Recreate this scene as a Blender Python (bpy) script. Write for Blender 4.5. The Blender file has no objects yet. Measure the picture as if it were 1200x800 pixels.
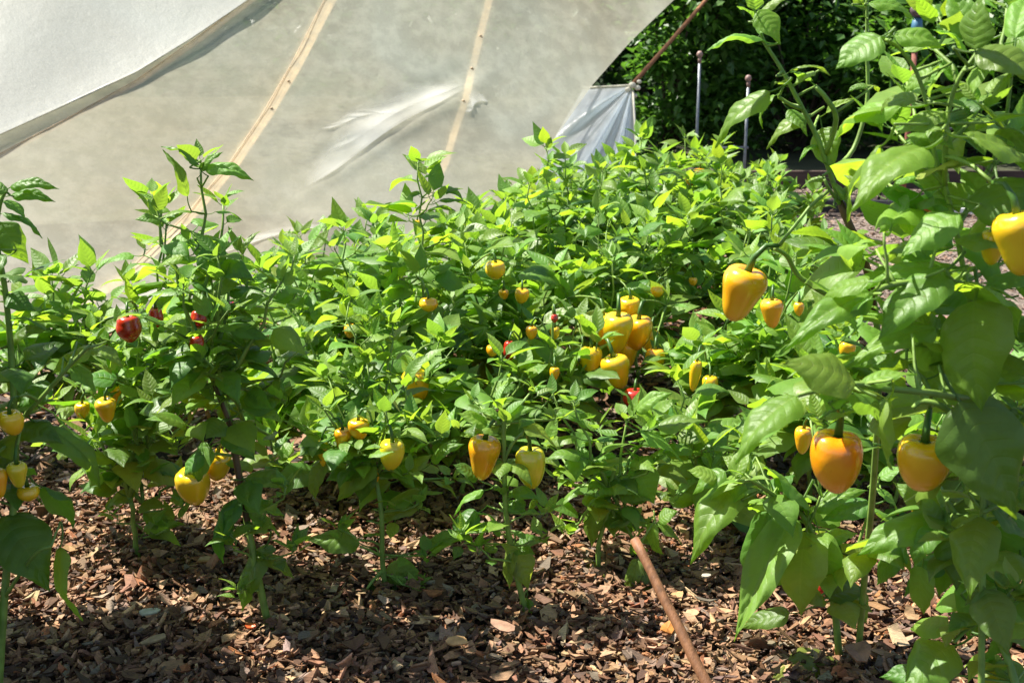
import bpy, math, random
import numpy as np
from mathutils import Vector, Matrix, Quaternion

random.seed(11)
rng = np.random.default_rng(5)
S = bpy.context.scene
COL = S.collection

# ------------------------------------------------------------------ camera
CAM = Vector((0.0, 0.0, 0.95))
PITCH = math.radians(15.0)
FPX = 1400.0
cd = bpy.data.cameras.new('camera')
cam = bpy.data.objects.new('camera', cd)
COL.objects.link(cam)
cam.location = CAM
cam.rotation_euler = (math.radians(90) - PITCH, 0, 0)
cd.sensor_width = 36
cd.lens = 36 * FPX / 1200
cd.clip_start = 0.05
cd.clip_end = 500
cd.dof.use_dof = True
cd.dof.focus_distance = 1.9
cd.dof.aperture_fstop = 13
S.camera = cam

# ------------------------------------------------------------------ light
SUN = Vector((-0.50, 0.20, 0.83)).normalized()
w = bpy.data.worlds.new('World')
S.world = w
w.use_nodes = True
nt = w.node_tree
sky = nt.nodes.new('ShaderNodeTexSky')
sky.sky_type = 'NISHITA'
sky.sun_disc = False
sky.sun_elevation = math.asin(SUN.z)
sky.sun_rotation = math.atan2(SUN.x, SUN.y)
bg = nt.nodes['Background']
bg.inputs['Strength'].default_value = 0.070
nt.links.new(sky.outputs[0], bg.inputs[0])
sl = bpy.data.lights.new('sun', 'SUN')
sl.energy = 5.0
sl.angle = math.radians(0.55)
sl.color = (1.0, 0.95, 0.86)
so = bpy.data.objects.new('sun', sl)
COL.objects.link(so)
so.rotation_euler = SUN.to_track_quat('Z', 'Y').to_euler()
so.location = (-3, 2, 6)
S.view_settings.view_transform = 'Standard'
S.view_settings.look = 'None'
S.view_settings.exposure = 1.38
S.view_settings.gamma = 1
S.view_settings.use_curve_mapping = False
S.cycles.max_bounces = 8
S.cycles.diffuse_bounces = 3
S.cycles.glossy_bounces = 3
S.cycles.transmission_bounces = 5
S.cycles.transparent_max_bounces = 10
S.cycles.sample_clamp_indirect = 6
S.cycles.caustics_reflective = False
S.cycles.caustics_refractive = False

# ------------------------------------------------------------------ helpers
def P(px, py, Y):
    """world point at depth Y seen along that direction from the viewpoint"""
    a = (px - 600) / FPX
    b = -(py - 400) / FPX
    dy = math.cos(PITCH) + b * math.sin(PITCH)
    dz = -math.sin(PITCH) + b * math.cos(PITCH)
    t = Y / dy
    return Vector((a * t, Y, CAM.z + dz * t))

def G(px, py):
    b = -(py - 400) / FPX
    dy = math.cos(PITCH) + b * math.sin(PITCH)
    dz = -math.sin(PITCH) + b * math.cos(PITCH)
    t = -CAM.z / dz
    return Vector(((px - 600) / FPX * t, dy * t, 0))

def tag(o, label=None, cat=None, group=None, kind=None):
    if label: o['label'] = label
    if cat: o['category'] = cat
    if group: o['group'] = group
    if kind: o['kind'] = kind
    return o

def empty(name, loc, label, cat, group=None):
    o = bpy.data.objects.new(name, None)
    COL.objects.link(o)
    o.location = loc
    o.empty_display_size = 0.05
    return tag(o, label, cat, group)

class MB:
    def __init__(s):
        s.v = []; s.f = []
    def tube(s, pts, radii, n=6, cap=True):
        pts = [Vector(p) for p in pts]
        base = len(s.v)
        up = Vector((0.13, 0.31, 0.94))
        prev = None
        for i, p in enumerate(pts):
            d = (pts[min(i + 1, len(pts) - 1)] - pts[max(i - 1, 0)])
            if d.length < 1e-9: d = Vector((0, 0, 1))
            d.normalize()
            if prev is None:
                a = d.cross(up)
                if a.length < 1e-3: a = d.cross(Vector((1, 0, 0)))
            else:
                a = prev - d * prev.dot(d)
                if a.length < 1e-4: a = d.cross(up)
            a.normalize(); prev = a
            b = d.cross(a)
            r = radii[i] if hasattr(radii, '__len__') else radii
            for k in range(n):
                t = 2 * math.pi * k / n
                s.v.append(p + a * (math.cos(t) * r) + b * (math.sin(t) * r))
        for i in range(len(pts) - 1):
            for k in range(n):
                k2 = (k + 1) % n
                q = base + i * n
                s.f.append((q + k, q + k2, q + n + k2, q + n + k))
        if cap:
            s.f.append(tuple(base + k for k in range(n))[::-1])
            q = base + (len(pts) - 1) * n
            s.f.append(tuple(q + k for k in range(n)))
    def box(s, c, size, rot=None):
        c = Vector(c); base = len(s.v)
        for z in (-.5, .5):
            for y in (-.5, .5):
                for x in (-.5, .5):
                    p = Vector((x * size[0], y * size[1], z * size[2]))
                    if rot: p = rot @ p
                    s.v.append(c + p)
        for f in ((0, 2, 3, 1), (4, 5, 7, 6), (0, 1, 5, 4), (2, 6, 7, 3), (0, 4, 6, 2), (1, 3, 7, 5)):
            s.f.append(tuple(base + i for i in f))
    def ball(s, c, r, n=12, m=8, sz=1.0):
        c = Vector(c); base = len(s.v)
        for j in range(m + 1):
            ph = math.pi * j / m
            for k in range(n):
                t = 2 * math.pi * k / n
                s.v.append(c + Vector((r * math.sin(ph) * math.cos(t), r * math.sin(ph) * math.sin(t), r * sz * math.cos(ph))))
        for j in range(m):
            for k in range(n):
                k2 = (k + 1) % n
                a = base + j * n
                s.f.append((a + k, a + n + k, a + n + k2, a + k2))
    def mesh(s, name, smooth=True):
        me = bpy.data.meshes.new(name)
        me.from_pydata([tuple(v) for v in s.v], [], s.f)
        me.validate()
        if smooth:
            me.polygons.foreach_set('use_smooth', [True] * len(me.polygons))
        me.update()
        return me
    def build(s, name, mat, parent=None, smooth=True, off=None):
        if off is not None:
            s.v = [Vector(v) - off for v in s.v]
        me = s.mesh(name, smooth)
        me.materials.append(mat)
        o = bpy.data.objects.new(name, me)
        COL.objects.link(o)
        if parent: o.parent = parent
        return o

def np_mesh(name, verts, faces, mat, smooth=False, colors=None):
    me = bpy.data.meshes.new(name)
    verts = np.asarray(verts, dtype=np.float32).reshape(-1, 3)
    faces = np.asarray(faces, dtype=np.int32)
    n, k = faces.shape
    me.vertices.add(len(verts)); me.vertices.foreach_set('co', verts.ravel())
    me.loops.add(n * k); me.loops.foreach_set('vertex_index', faces.ravel())
    me.polygons.add(n)
    me.polygons.foreach_set('loop_start', np.arange(0, n * k, k, dtype=np.int32))
    me.polygons.foreach_set('use_smooth', np.full(n, smooth))
    if colors is not None:
        at = me.color_attributes.new('tone', 'FLOAT_COLOR', 'POINT')
        at.data.foreach_set('color', np.asarray(colors, dtype=np.float32).ravel())
    me.update(calc_edges=True)
    me.materials.append(mat)
    return me

def link(name, me, parent=None):
    o = bpy.data.objects.new(name, me)
    COL.objects.link(o)
    if parent: o.parent = parent
    return o

# ------------------------------------------------------------------ materials
class NT:
    def __init__(s, name):
        s.m = bpy.data.materials.new(name)
        s.m.use_nodes = True
        s.t = s.m.node_tree
        s.t.nodes.clear()
        s.out = s.n('ShaderNodeOutputMaterial')
    def n(s, ty, **kw):
        nd = s.t.nodes.new(ty)
        for k, v in kw.items():
            if k.startswith('i_'):
                key = k[2:].replace('_', ' ')
                nd.inputs[int(key) if key.isdigit() else key].default_value = v
            else: setattr(nd, k, v)
        return nd
    def l(s, a, b):
        s.t.links.new(a, b)
    def math(s, op, a, b=None, c=None, clamp=False):
        nd = s.n('ShaderNodeMath', operation=op); nd.use_clamp = clamp
        for i, x in enumerate((a, b, c)):
            if x is None: continue
            if isinstance(x, (int, float)): nd.inputs[i].default_value = x
            else: s.l(x, nd.inputs[i])
        return nd.outputs[0]
    def mix(s, fac, a, b, mode='MIX'):
        nd = s.n('ShaderNodeMix', data_type='RGBA', blend_type=mode)
        for i, x in ((0, fac), (6, a), (7, b)):
            if isinstance(x, (int, float)): nd.inputs[i].default_value = x
            elif isinstance(x, tuple): nd.inputs[i].default_value = x if len(x) == 4 else (*x, 1)
            else: s.l(x, nd.inputs[i])
        return nd.outputs[2]
    def ramp(s, fac, stops, interp='LINEAR'):
        nd = s.n('ShaderNodeValToRGB'); r = nd.color_ramp; r.interpolation = interp
        while len(r.elements) < len(stops): r.elements.new(0.5)
        for e, (p, c) in zip(r.elements, stops):
            e.position = p; e.color = (*c, 1) if len(c) == 3 else c
        s.l(fac, nd.inputs[0])
        return nd.outputs[0]
    def noise(s, scale, detail=4, rough=.55, vec=None, dist=0.0):
        nd = s.n('ShaderNodeTexNoise')
        nd.inputs['Scale'].default_value = scale
        nd.inputs['Detail'].default_value = detail
        nd.inputs['Roughness'].default_value = rough
        nd.inputs['Distortion'].default_value = dist
        if vec is not None: s.l(vec, nd.inputs['Vector'])
        return nd.outputs[0]

def leaf_material(name, top, trans, transfac, gloss_rough=0.42):
    N = NT(name)
    uv = N.n('ShaderNodeUVMap').outputs[0]
    sep = N.n('ShaderNodeSeparateXYZ'); N.l(uv, sep.inputs[0])
    u = N.math('ABSOLUTE', N.math('MULTIPLY_ADD', sep.outputs[0], 2.0, -1.0))
    v = sep.outputs[1]
    oi = N.n('ShaderNodeObjectInfo')
    rnd = oi.outputs['Random']
    # lateral veins
    ph = N.math('MULTIPLY', N.math('SUBTRACT', v, N.math('MULTIPLY', N.math('POWER', u, 1.25), 0.17)), 7.5)
    fr = N.math('ABSOLUTE', N.math('SUBTRACT', N.math('FRACT', ph), 0.5))       # 0 at the vein
    lat = N.math('SUBTRACT', 1.0, N.math('DIVIDE', fr, 0.07), clamp=True)
    lat = N.math('MULTIPLY', lat, N.math('SUBTRACT', 1.0, u, clamp=True))
    mid = N.math('SUBTRACT', 1.0, N.math('DIVIDE', u, 0.055), clamp=True)
    vein = N.math('MAXIMUM', N.math('MULTIPLY', lat, 0.55), mid)
    tc = N.n('ShaderNodeTexCoord')
    loc = N.n('ShaderNodeVectorMath', operation='MULTIPLY_ADD')
    N.l(tc.outputs['Object'], loc.inputs[0]); loc.inputs[1].default_value = (1, 1, 1)
    cmb = N.n('ShaderNodeCombineXYZ'); N.l(N.math('MULTIPLY', rnd, 37.0), cmb.inputs[0]); N.l(cmb.outputs[0], loc.inputs[2])
    n1 = N.noise(3.2, 4, .6, loc.outputs[0])
    n2 = N.noise(28, 3, .6, loc.outputs[0])
    hue = N.n('ShaderNodeHueSaturation')
    N.l(N.math('MULTIPLY_ADD', rnd, 0.035, 0.482), hue.inputs['Hue'])
    rr = N.math('FRACT', N.math('MULTIPLY', rnd, 7.31))
    N.l(N.math('MULTIPLY_ADD', rr, 0.45, 0.78), hue.inputs['Value'])
    hue.inputs['Saturation'].default_value = 1.0
    base = N.mix(N.ramp(n1, [(.3, (0, 0, 0)), (.72, (1, 1, 1))]), top, tuple(min(1, c * 1.35 + .006) for c in top))
    base = N.mix(N.math('MULTIPLY', N.ramp(n2, [(.45, (0, 0, 0)), (.75, (1, 1, 1))]), .35), base, tuple(c * .7 for c in top))
    base = N.mix(N.math('MULTIPLY', vein, .32), base, (top[0] * 2.3 + .03, top[1] * 1.7 + .03, top[2] * 1.6 + .015))
    stem = N.math('LESS_THAN', v, 0.001)
    base = N.mix(stem, base, (.13, .22, .035))
    # small brown blemishes
    sp = N.noise(11, 2, .5, loc.outputs[0])
    base = N.mix(N.math('MULTIPLY', N.ramp(sp, [(.73, (0, 0, 0)), (.77, (1, 1, 1))]), .6), base, (.16, .11, .04))
    N.l(base, hue.inputs['Color'])
    hue2 = N.n('ShaderNodeHueSaturation')
    N.l(N.math('MULTIPLY_ADD', rnd, 0.03, 0.485), hue2.inputs['Hue'])
    N.l(N.math('MULTIPLY_ADD', rr, 0.3, 0.85), hue2.inputs['Value'])
    tb = N.mix(N.math('MULTIPLY', vein, .35), trans, tuple(c * .8 + .06 for c in trans))
    tb = N.mix(N.math('MULTIPLY', n1, .4), tb, tuple(c * .7 for c in trans))
    N.l(tb, hue2.inputs['Color'])
    # relief: veins sunk, blade puffed between, fine grain
    puff = N.math('MULTIPLY', N.math('MULTIPLY', fr, 2.0), N.math('SUBTRACT', 1.0, N.math('MULTIPLY', u, .6), clamp=True))
    h = N.math('ADD', N.math('MULTIPLY', puff, .30), N.math('MULTIPLY', lat, -.30))
    h = N.math('ADD', h, N.math('MULTIPLY', n2, .30))
    h = N.math('ADD', h, N.math('MULTIPLY', n1, .5))
    bump = N.n('ShaderNodeBump'); bump.inputs['Strength'].default_value = .55; bump.inputs['Distance'].default_value = .0022
    N.l(h, bump.inputs['Height'])
    geo = N.n('ShaderNodeNewGeometry')
    dif = N.n('ShaderNodeBsdfPrincipled')
    under = N.mix(geo.outputs['Backfacing'], hue.outputs[0], N.mix(.5, hue.outputs[0], (.11, .19, .075)))
    N.l(under, dif.inputs['Base Color'])
    dif.inputs['Specular IOR Level'].default_value = .5
    N.l(N.math('MULTIPLY_ADD', rr, .12, gloss_rough), dif.inputs['Roughness'])
    N.l(bump.outputs[0], dif.inputs['Normal'])
    tr = N.n('ShaderNodeBsdfTranslucent'); N.l(hue2.outputs[0], tr.inputs[0]); N.l(bump.outputs[0], tr.inputs['Normal'])
    mx = N.n('ShaderNodeMixShader'); mx.inputs[0].default_value = transfac
    N.l(dif.outputs[0], mx.inputs[1]); N.l(tr.outputs[0], mx.inputs[2])
    N.l(mx.outputs[0], N.out.inputs[0])
    return N.m

M_LEAF = leaf_material('leaf_mature', (.120, .225, .028), (.44, .70, .032), .48)
M_DARK = leaf_material('leaf_old_shaded', (.065, .150, .020), (.30, .55, .025), .42)  # older leaves; also deep shade painted into the green of shaded leaves
M_YOUNG = leaf_material('leaf_young', (.125, .240, .032), (.38, .62, .045), .42, .42)
M_YELLOW = leaf_material('leaf_yellowing', (.16, .22, .035), (.50, .60, .04), .42)

def simple(name, col, rough=.6, noise=None, spec=.4, var=.35, bump=0, bscale=40, metal=0, coord='Object', stretch=None):
    N = NT(name)
    tc = N.n('ShaderNodeTexCoord')
    vec = tc.outputs[coord]
    if stretch:
        mp = N.n('ShaderNodeMapping'); mp.inputs['Scale'].default_value = stretch; N.l(vec, mp.inputs[0]); vec = mp.outputs[0]
    b = N.n('ShaderNodeBsdfPrincipled')
    nz = N.noise(noise or 12, 5, .6, vec)
    c = N.mix(N.ramp(nz, [(.3, (0, 0, 0)), (.7, (1, 1, 1))]), tuple(x * (1 - var) for x in col), tuple(min(1, x * (1 + var)) for x in col))
    N.l(c, b.inputs['Base Color'])
    b.inputs['Roughness'].default_value = rough
    b.inputs['Specular IOR Level'].default_value = spec
    b.inputs['Metallic'].default_value = metal
    if bump:
        bp = N.n('ShaderNodeBump'); bp.inputs['Distance'].default_value = bump
        N.l(N.noise(bscale, 5, .65, vec), bp.inputs['Height']); N.l(bp.outputs[0], b.inputs['Normal'])
    N.l(b.outputs[0], N.out.inputs[0])
    return N.m

M_STEM = simple('stem_green', (.17, .27, .05), .5, 30, bump=.0006, bscale=160)
M_STEMB = simple('stem_brown', (.11, .060, .030), .55, 40, var=.5, bump=.0006, bscale=160)
M_CALYX = simple('calyx_green', (.055, .13, .018), .4, 60, bump=.0004, bscale=200)
M_SOIL = simple('soil', (.030, .021, .015), .95, 18, bump=.012, bscale=30, coord='Object')
M_GROUND = simple('far_ground', (.045, .050, .022), .95, 2.5, bump=.02, bscale=12)
M_PATHMAT = simple('path_gravel', (.20, .155, .125), .9, 26, var=.45, bump=.02, bscale=45)
M_PEB = None

def pepper_material(name, c1, c2, tip=None):
    N = NT(name)
    tc = N.n('ShaderNodeTexCoord')
    oi = N.n('ShaderNodeObjectInfo')
    b = N.n('ShaderNodeBsdfPrincipled')
    add = N.n('ShaderNodeVectorMath', operation='ADD'); N.l(tc.outputs['Object'], add.inputs[0])
    cmb = N.n('ShaderNodeCombineXYZ'); N.l(N.math('MULTIPLY', oi.outputs['Random'], 23.0), cmb.inputs[0]); N.l(cmb.outputs[0], add.inputs[1])
    nz = N.noise(.9, 3, .5, add.outputs[0])
    c = N.mix(N.ramp(nz, [(.35, (0, 0, 0)), (.68, (1, 1, 1))]), c1, c2)
    sp = N.noise(14, 2, .5, add.outputs[0])
    c = N.mix(N.math('MULTIPLY', N.ramp(sp, [(.70, (0, 0, 0)), (.80, (1, 1, 1))]), .25), c, tuple(x * .6 for x in c1))
    N.l(c, b.inputs['Base Color'])
    b.inputs['Roughness'].default_value = .27
    b.inputs['Specular IOR Level'].default_value = .5
    b.inputs['Coat Weight'].default_value = .7
    b.inputs['Coat Roughness'].default_value = .06
    b.inputs['Subsurface Weight'].default_value = .22
    b.inputs['Subsurface Radius'].default_value = (1.0, .45, .06)
    b.inputs['Subsurface Scale'].default_value = .008
    bp = N.n('ShaderNodeBump'); bp.inputs['Distance'].default_value = .0010; bp.inputs['Strength'].default_value = .5
    N.l(N.noise(4, 3, .5, add.outputs[0]), bp.inputs['Height']); N.l(bp.outputs[0], b.inputs['Normal'])
    N.l(b.outputs[0], N.out.inputs[0])
    return N.m

M_PEP = {
    'yellow': pepper_material('pepper_yellow', (.80, .48, .010), (.86, .56, .014)),
    'orange': pepper_material('pepper_orange', (.84, .36, .008), (.88, .48, .010)),
    'red': pepper_material('pepper_red', (.42, .016, .010), (.55, .04, .012)),
    'lime': pepper_material('pepper_lime', (.60, .54, .02), (.78, .56, .018)),
    'deep': pepper_material('pepper_deep_orange', (.80, .20, .004), (.88, .40, .006)),
}

# ------------------------------------------------------------------ leaf meshes
def leaf_mesh(droop, fold, wave, curl, asp, twist, nl=9, nw=3, pet=.30, up=.0, seed=0, name='leaf'):
    """unit blade; petiole from origin along +Y, then blade; normal +Z"""
    r = random.Random(seed)
    verts = []; uvs = []; faces = []
    # centre line
    pos = Vector((0, pet, 0)); ang = up
    cl = []
    prev_v = 0
    vs = [((i / nl) ** .92) for i in range(nl + 1)]
    ph1, ph2 = r.uniform(0, 6.28), r.uniform(0, 6.28)
    side = r.uniform(-.10, .10)
    for v in vs:
        a = up - droop * (v ** 1.25)
        dv = v - prev_v
        pos = pos + Vector((side * dv * v * 2, math.cos(a) * dv, math.sin(a) * dv))
        cl.append((v, pos.copy(), a)); prev_v = v
    pk = (.65 / 2.0) ** .65 * (1 - .65 / 2.0) ** 1.35
    cols = 2 * nw + 1
    for v, p, a in cl:
        wv = (v ** .65) * ((1 - v) ** 1.35) / pk * asp if 0 < v < 1 else 0.0
        if v < .12: wv = max(wv, asp * .18 * (v / .12) ** .5)
        t = twist * v
        for j in range(cols):
            u = (j - nw) / nw
            s_ = 1 if u >= 0 else -1
            ph = ph1 if s_ > 0 else ph2
            wob = 1 + .05 * math.sin(v * 17 + ph * 2) * (v > .05)
            lat = wv * u * math.cos(fold) * wob
            hgt = wv * abs(u) * math.sin(fold) - curl * wv * abs(u) ** 3
            hgt += wave * asp * math.sin(v * 9.5 + ph) * u * u * (1 if 0 < v < 1 else 0)
            if nl > 12 and 0 < v < 1:
                hgt += .020 * asp * math.cos((v - .17 * abs(u) ** 1.25) * 7.5 * 2 * math.pi) * math.sin(math.pi * min(1, abs(u) * 1.05)) + .010 * math.sin(v * 23 + u * 9 + ph) * abs(u)
            q = Vector((lat * math.cos(t) - hgt * math.sin(t), 0, lat * math.sin(t) + hgt * math.cos(t)))
            back = -0.10 * wv * abs(u) if v < .3 else 0
            nrm = Vector((0, -math.sin(a), math.cos(a)))
            tan = Vector((0, math.cos(a), math.sin(a)))
            verts.append(p + Vector((q.x, 0, 0)) + nrm * q.z + tan * back)
            uvs.append((u * .5 + .5, max(.002, v)))
    for i in range(nl):
        for j in range(cols - 1):
            a = i * cols + j
            faces.append((a, a + 1, a + cols + 1, a + cols))
    tipv = cl[-1][1]
    # petiole
    base = len(verts); n = 4
    seg = 4
    for i in range(seg + 1):
        f = i / seg
        y = pet * f * 1.03; z = -.05 * pet * math.sin(f * math.pi) * 2.0
        rad = .013 * (1.35 - .5 * f)
        for k in range(n):
            t = 2 * math.pi * k / n + .78
            verts.append(Vector((math.cos(t) * rad, y, z + math.sin(t) * rad - .006)))
            uvs.append((.5, 0.0))
    for i in range(seg):
        for k in range(n):
            k2 = (k + 1) % n; q = base + i * n
            faces.append((q + k, q + k2, q + n + k2, q + n + k))
    me = bpy.data.meshes.new(name)
    me.from_pydata([tuple(x) for x in verts], [], faces)
    me.polygons.foreach_set('use_smooth', [True] * len(faces))
    uvl = me.uv_layers.new(name='UVMap')
    for lp in me.loops:
        uvl.data[lp.index].uv = uvs[lp.vertex_index]
    me.update()
    return dict(me=me, pet=pet, tip=tipv, asp=asp)

VAR = []
for i in range(16):
    r = random.Random(100 + i)
    VAR.append(leaf_mesh(r.uniform(.25, 1.25), r.uniform(.08, .42), r.uniform(.02, .10), r.uniform(.1, .5),
                         r.uniform(.29, .37), r.uniform(-.4, .4), up=r.uniform(-.1, .25), seed=i, name='leaf'))
YVAR = []
for i in range(6):
    r = random.Random(300 + i)
    YVAR.append(leaf_mesh(r.uniform(-.1, .8), r.uniform(.25, .6), r.uniform(.02, .08), r.uniform(.0, .4),
                          r.uniform(.23, .30), r.uniform(-.4, .4), nl=7, nw=2, pet=.22, up=r.uniform(-.1, .3), seed=50 + i, name='young_leaf'))
HVAR = []   # finer blades for the large near leaves
for i, (dr, fo, wa, cu) in enumerate([(.6, .22, .11, .35), (1.0, .32, .12, .45), (1.3, .28, .08, .3), (.5, .42, .10, .2), (.8, .16, .14, .5), (1.1, .50, .07, .25)]):
    HVAR.append(leaf_mesh(dr, fo, wa, cu, .30, (-1) ** i * .25, nl=30, nw=7, pet=.30, up=.12, seed=80 + i, name='large_leaf'))

_mc = {}
def with_mat(d, mat):
    k = (d['me'].name, mat.name)
    if k not in _mc:
        me = d['me'].copy(); me.materials.clear(); me.materials.append(mat); me.name = 'leaf'
        _mc[k] = me
    return _mc[k]

def frame(ydir, nrm):
    y = ydir.normalized()
    x = y.cross(nrm)
    if x.length < 1e-4: x = y.cross(Vector((1, .1, 0)))
    x.normalize()
    z = x.cross(y)
    return Matrix((x, y, z)).transposed()

# ------------------------------------------------------------------ pepper meshes
def pepper_mesh(lobes, taper, lobamp, asp, seed):
    """unit height hanging along -Z from the shoulder plane at z=0; max radius asp/2"""
    r = random.Random(seed)
    mb = MB(); n = 40; m = 26
    ph = r.uniform(0, 6)
    lean = (r.uniform(-.08, .08), r.uniform(-.08, .08))
    prof = [(.10, -.075), (.20, -.045), (.36, -.012), (.55, .0), (.73, -.022), (.88, -.075), (.975, -.16), (1.0, -.26), (.985, -.38),
            (.93, -.50), (.85, -.62), (.74, -.73), (.60, -.83), (.44, -.91), (.27, -.965), (.12, -.992), (.01, -1.0)]
    for j in range(m + 1):
        t = j / m
        f_ = t * (len(prof) - 1); i_ = min(int(f_), len(prof) - 2); g_ = f_ - i_
        rad = prof[i_][0] + (prof[i_ + 1][0] - prof[i_][0]) * g_
        z = prof[i_][1] + (prof[i_ + 1][1] - prof[i_][1]) * g_
        if z < -.26:
            q = (-.26 - z) / .74
            rad *= 1 + (1 - taper) * .32 * math.sin(q * math.pi) * (1 if q > 0 else 0) - taper * .16 * math.sin(q * math.pi) 
        rad *= asp / 2
        for k in range(n):
            th = 2 * math.pi * k / n
            am = .09 * lobamp * (1 - .6 * abs(t - .35) * 1.4) * (lobes > 0)
            f = 1 + am * ((math.cos(lobes * .5 * th + ph) ** 2 + .05) ** .4 - .70) * 1.2 + .03 * math.cos(th + ph * 1.7)
            zz = z + .038 * lobamp * ((math.cos(lobes * .5 * th + ph) ** 2 + .05) ** .5 - .6) * (lobes > 0) * math.sin(min(1, t / .5) * math.pi)
            mb.v.append(Vector((math.cos(th) * rad * f + lean[0] * t * t, math.sin(th) * rad * f + lean[1] * t * t, zz)))
    for j in range(m):
        for k in range(n):
            k2 = (k + 1) % n; a = j * n
            mb.f.append((a + k, a + n + k, a + n + k2, a + k2))
    mb.f.append(tuple(range(n)))
    mb.f.append(tuple(m * n + k for k in range(n))[::-1])
    return mb.mesh('pepper')
PEPS = [pepper_mesh(3, .95, .6, .72, 1), pepper_mesh(4, .60, .9, .80, 2), pepper_mesh(3, .8, .8, .70, 3), pepper_mesh(4, .35, .45, .86, 4)]
PEPR = pepper_mesh(0, .15, 1, .86, 9)
_pc = {}
def pep_me(i, colour):
    k = (i, colour)
    if k not in _pc:
        me = (PEPR if i == 'r' else PEPS[i]).copy(); me.materials.append(M_PEP[colour]); me.name = 'pepper'
        _pc[k] = me
    return _pc[k]

# ------------------------------------------------------------------ plant builder
NLEAF = 0
class Plant:
    def __init__(s, base, label, name='pepper_plant', group='pepper plants growing in the bed', seed=0, stem_mat=None):
        s.base = Vector(base)
        s.root = empty(name, s.base, label, 'pepper plant', group)
        s.mb = MB(); s.nodes = []; s.r = random.Random(seed * 77 + 5)
        s.stem_mat = stem_mat or M_STEM
        s.count = 0
    def seg(s, pts, r0, r1, keep=True):
        n = len(pts)
        s.mb.tube(pts, [r0 + (r1 - r0) * i / (n - 1) for i in range(n)], 6)
        if keep: s.nodes += [Vector(p) for p in pts]
    def path(s, a, b, n, bulge=None, jit=.006, zig=0.004):
        a = Vector(a); b = Vector(b)
        L = (b - a).length
        c = (a + b) / 2 + (bulge if bulge is not None else Vector((0, 0, 0)))
        out = []
        for i in range(n + 1):
            t = i / n
            p = a * (1 - t) ** 2 + c * 2 * t * (1 - t) + b * t * t
            if 0 < i < n:
                z = zig * (1 if i % 2 else -1)
                p = p + Vector((z + s.r.uniform(-jit, jit), s.r.uniform(-jit, jit) + z * .5, 0))
            out.append(p)
        return out
    def put_leaf(s, node, ydir, nrm, length, mat, young=False, sx=1.0):
        global NLEAF
        d = s.r.choice(YVAR if young else VAR)
        o = bpy.data.objects.new('leaf', with_mat(d, mat))
        R = frame(ydir, nrm).to_4x4()
        M = Matrix.Translation(node - s.base) @ R @ Matrix.Diagonal((length * sx, length, length, 1))
        o.matrix_basis = M
        o.parent = s.root
        COL.objects.link(o)
        s.count += 1; NLEAF += 1
        return o
    def auto_leaf(s, node, az, size, age, mat=None):
        """age 0 young .. 1 mature"""
        r = s.r
        el = r.uniform(.15, .75) * (1 - age) + r.uniform(-.35, .55) * age
        yd = Vector((math.cos(az) * math.cos(el), math.sin(az) * math.cos(el), math.sin(el)))
        nr = Vector((r.gauss(-.15, .35), r.gauss(-.05, .35), 1)).normalized()
        if mat is None:
            if age < .3: mat = M_YOUNG
            else:
                q = r.random()
                mat = M_DARK if q < .22 + .15 * age else (M_YELLOW if q > .985 else M_LEAF)
        return s.put_leaf(node, yd, nr, size, mat, young=age < .3, sx=r.uniform(.85, 1.15))
    def rosette(s, p, size, mat=None, nn=None):
        r = s.r; a0 = r.uniform(0, 6.28)
        for k in range(nn or r.choice((4, 5))):
            az = a0 + k * 2.3
            el = r.uniform(.3, 1.1)
            yd = Vector((math.cos(az) * math.cos(el), math.sin(az) * math.cos(el), math.sin(el)))
            s.put_leaf(p - Vector((0, 0, .004 * k)), yd, Vector((r.gauss(0, .3), r.gauss(0, .3), 1)) - yd * .2,
                       size * r.uniform(.55, 1.15), mat or (M_YOUNG if r.random() < .7 else M_LEAF), young=True)
    def shoot(s, a, b, lw, r0=.004, side=True, size=.075, dens=1.0, start=0.15, mat=None, twig=True, tipsize=None):
        """a leafy shoot from a to tip b"""
        r = s.r
        a = Vector(a); b = Vector(b)
        L = (b - a).length
        n = max(4, int(L / .035))
        out = Vector((b.x - a.x, b.y - a.y, 0))
        pts = s.path(a, b, n, bulge=out * .22 - Vector((0, 0, .04 * L)))
        s.seg(pts, r0, .0016)
        az = r.uniform(0, 6.28)
        for i, p in enumerate(pts):
            t = i / n
            if t < start or i == 0: continue
            az += 2.4 + r.uniform(-.4, .4)
            dist = L * (1 - t)
            age = min(1, dist / .12)
            sz = size * (.52 + .48 * age) * r.uniform(.75, 1.12)
            if r.random() < dens:
                s.auto_leaf(p, az, sz, age, mat)
            if r.random() < dens * .75:
                s.auto_leaf(p, az + math.pi + r.uniform(-.6, .6), sz * r.uniform(.55, .95), age, mat)
            if side and age > .4 and r.random() < .65 * dens:
                # short side twig with its own leaves
                tl = r.uniform(.05, .12)
                el = r.uniform(.3, .9)
                q = p + Vector((math.cos(az + 1.3) * math.cos(el), math.sin(az + 1.3) * math.cos(el), math.sin(el))) * tl
                tp = s.path(p, q, 3)
                s.seg(tp, .0022, .0012)
                for k in (1, 2):
                    s.auto_leaf(tp[k], az + 1.3 + (-1) ** k * 1.4, size * r.uniform(.5, .85), .5, mat)
                s.rosette(tp[3], size * .60, mat, 3)
        s.rosette(b, tipsize or size * .58, mat)
        return pts
    def nearest(s, p):
        best = None; bd = 1e9
        for q in s.nodes:
            d = (q - p).length + max(0, q.z - p.z) * .3
            if d < bd: bd = d; best = q
        return best
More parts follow.
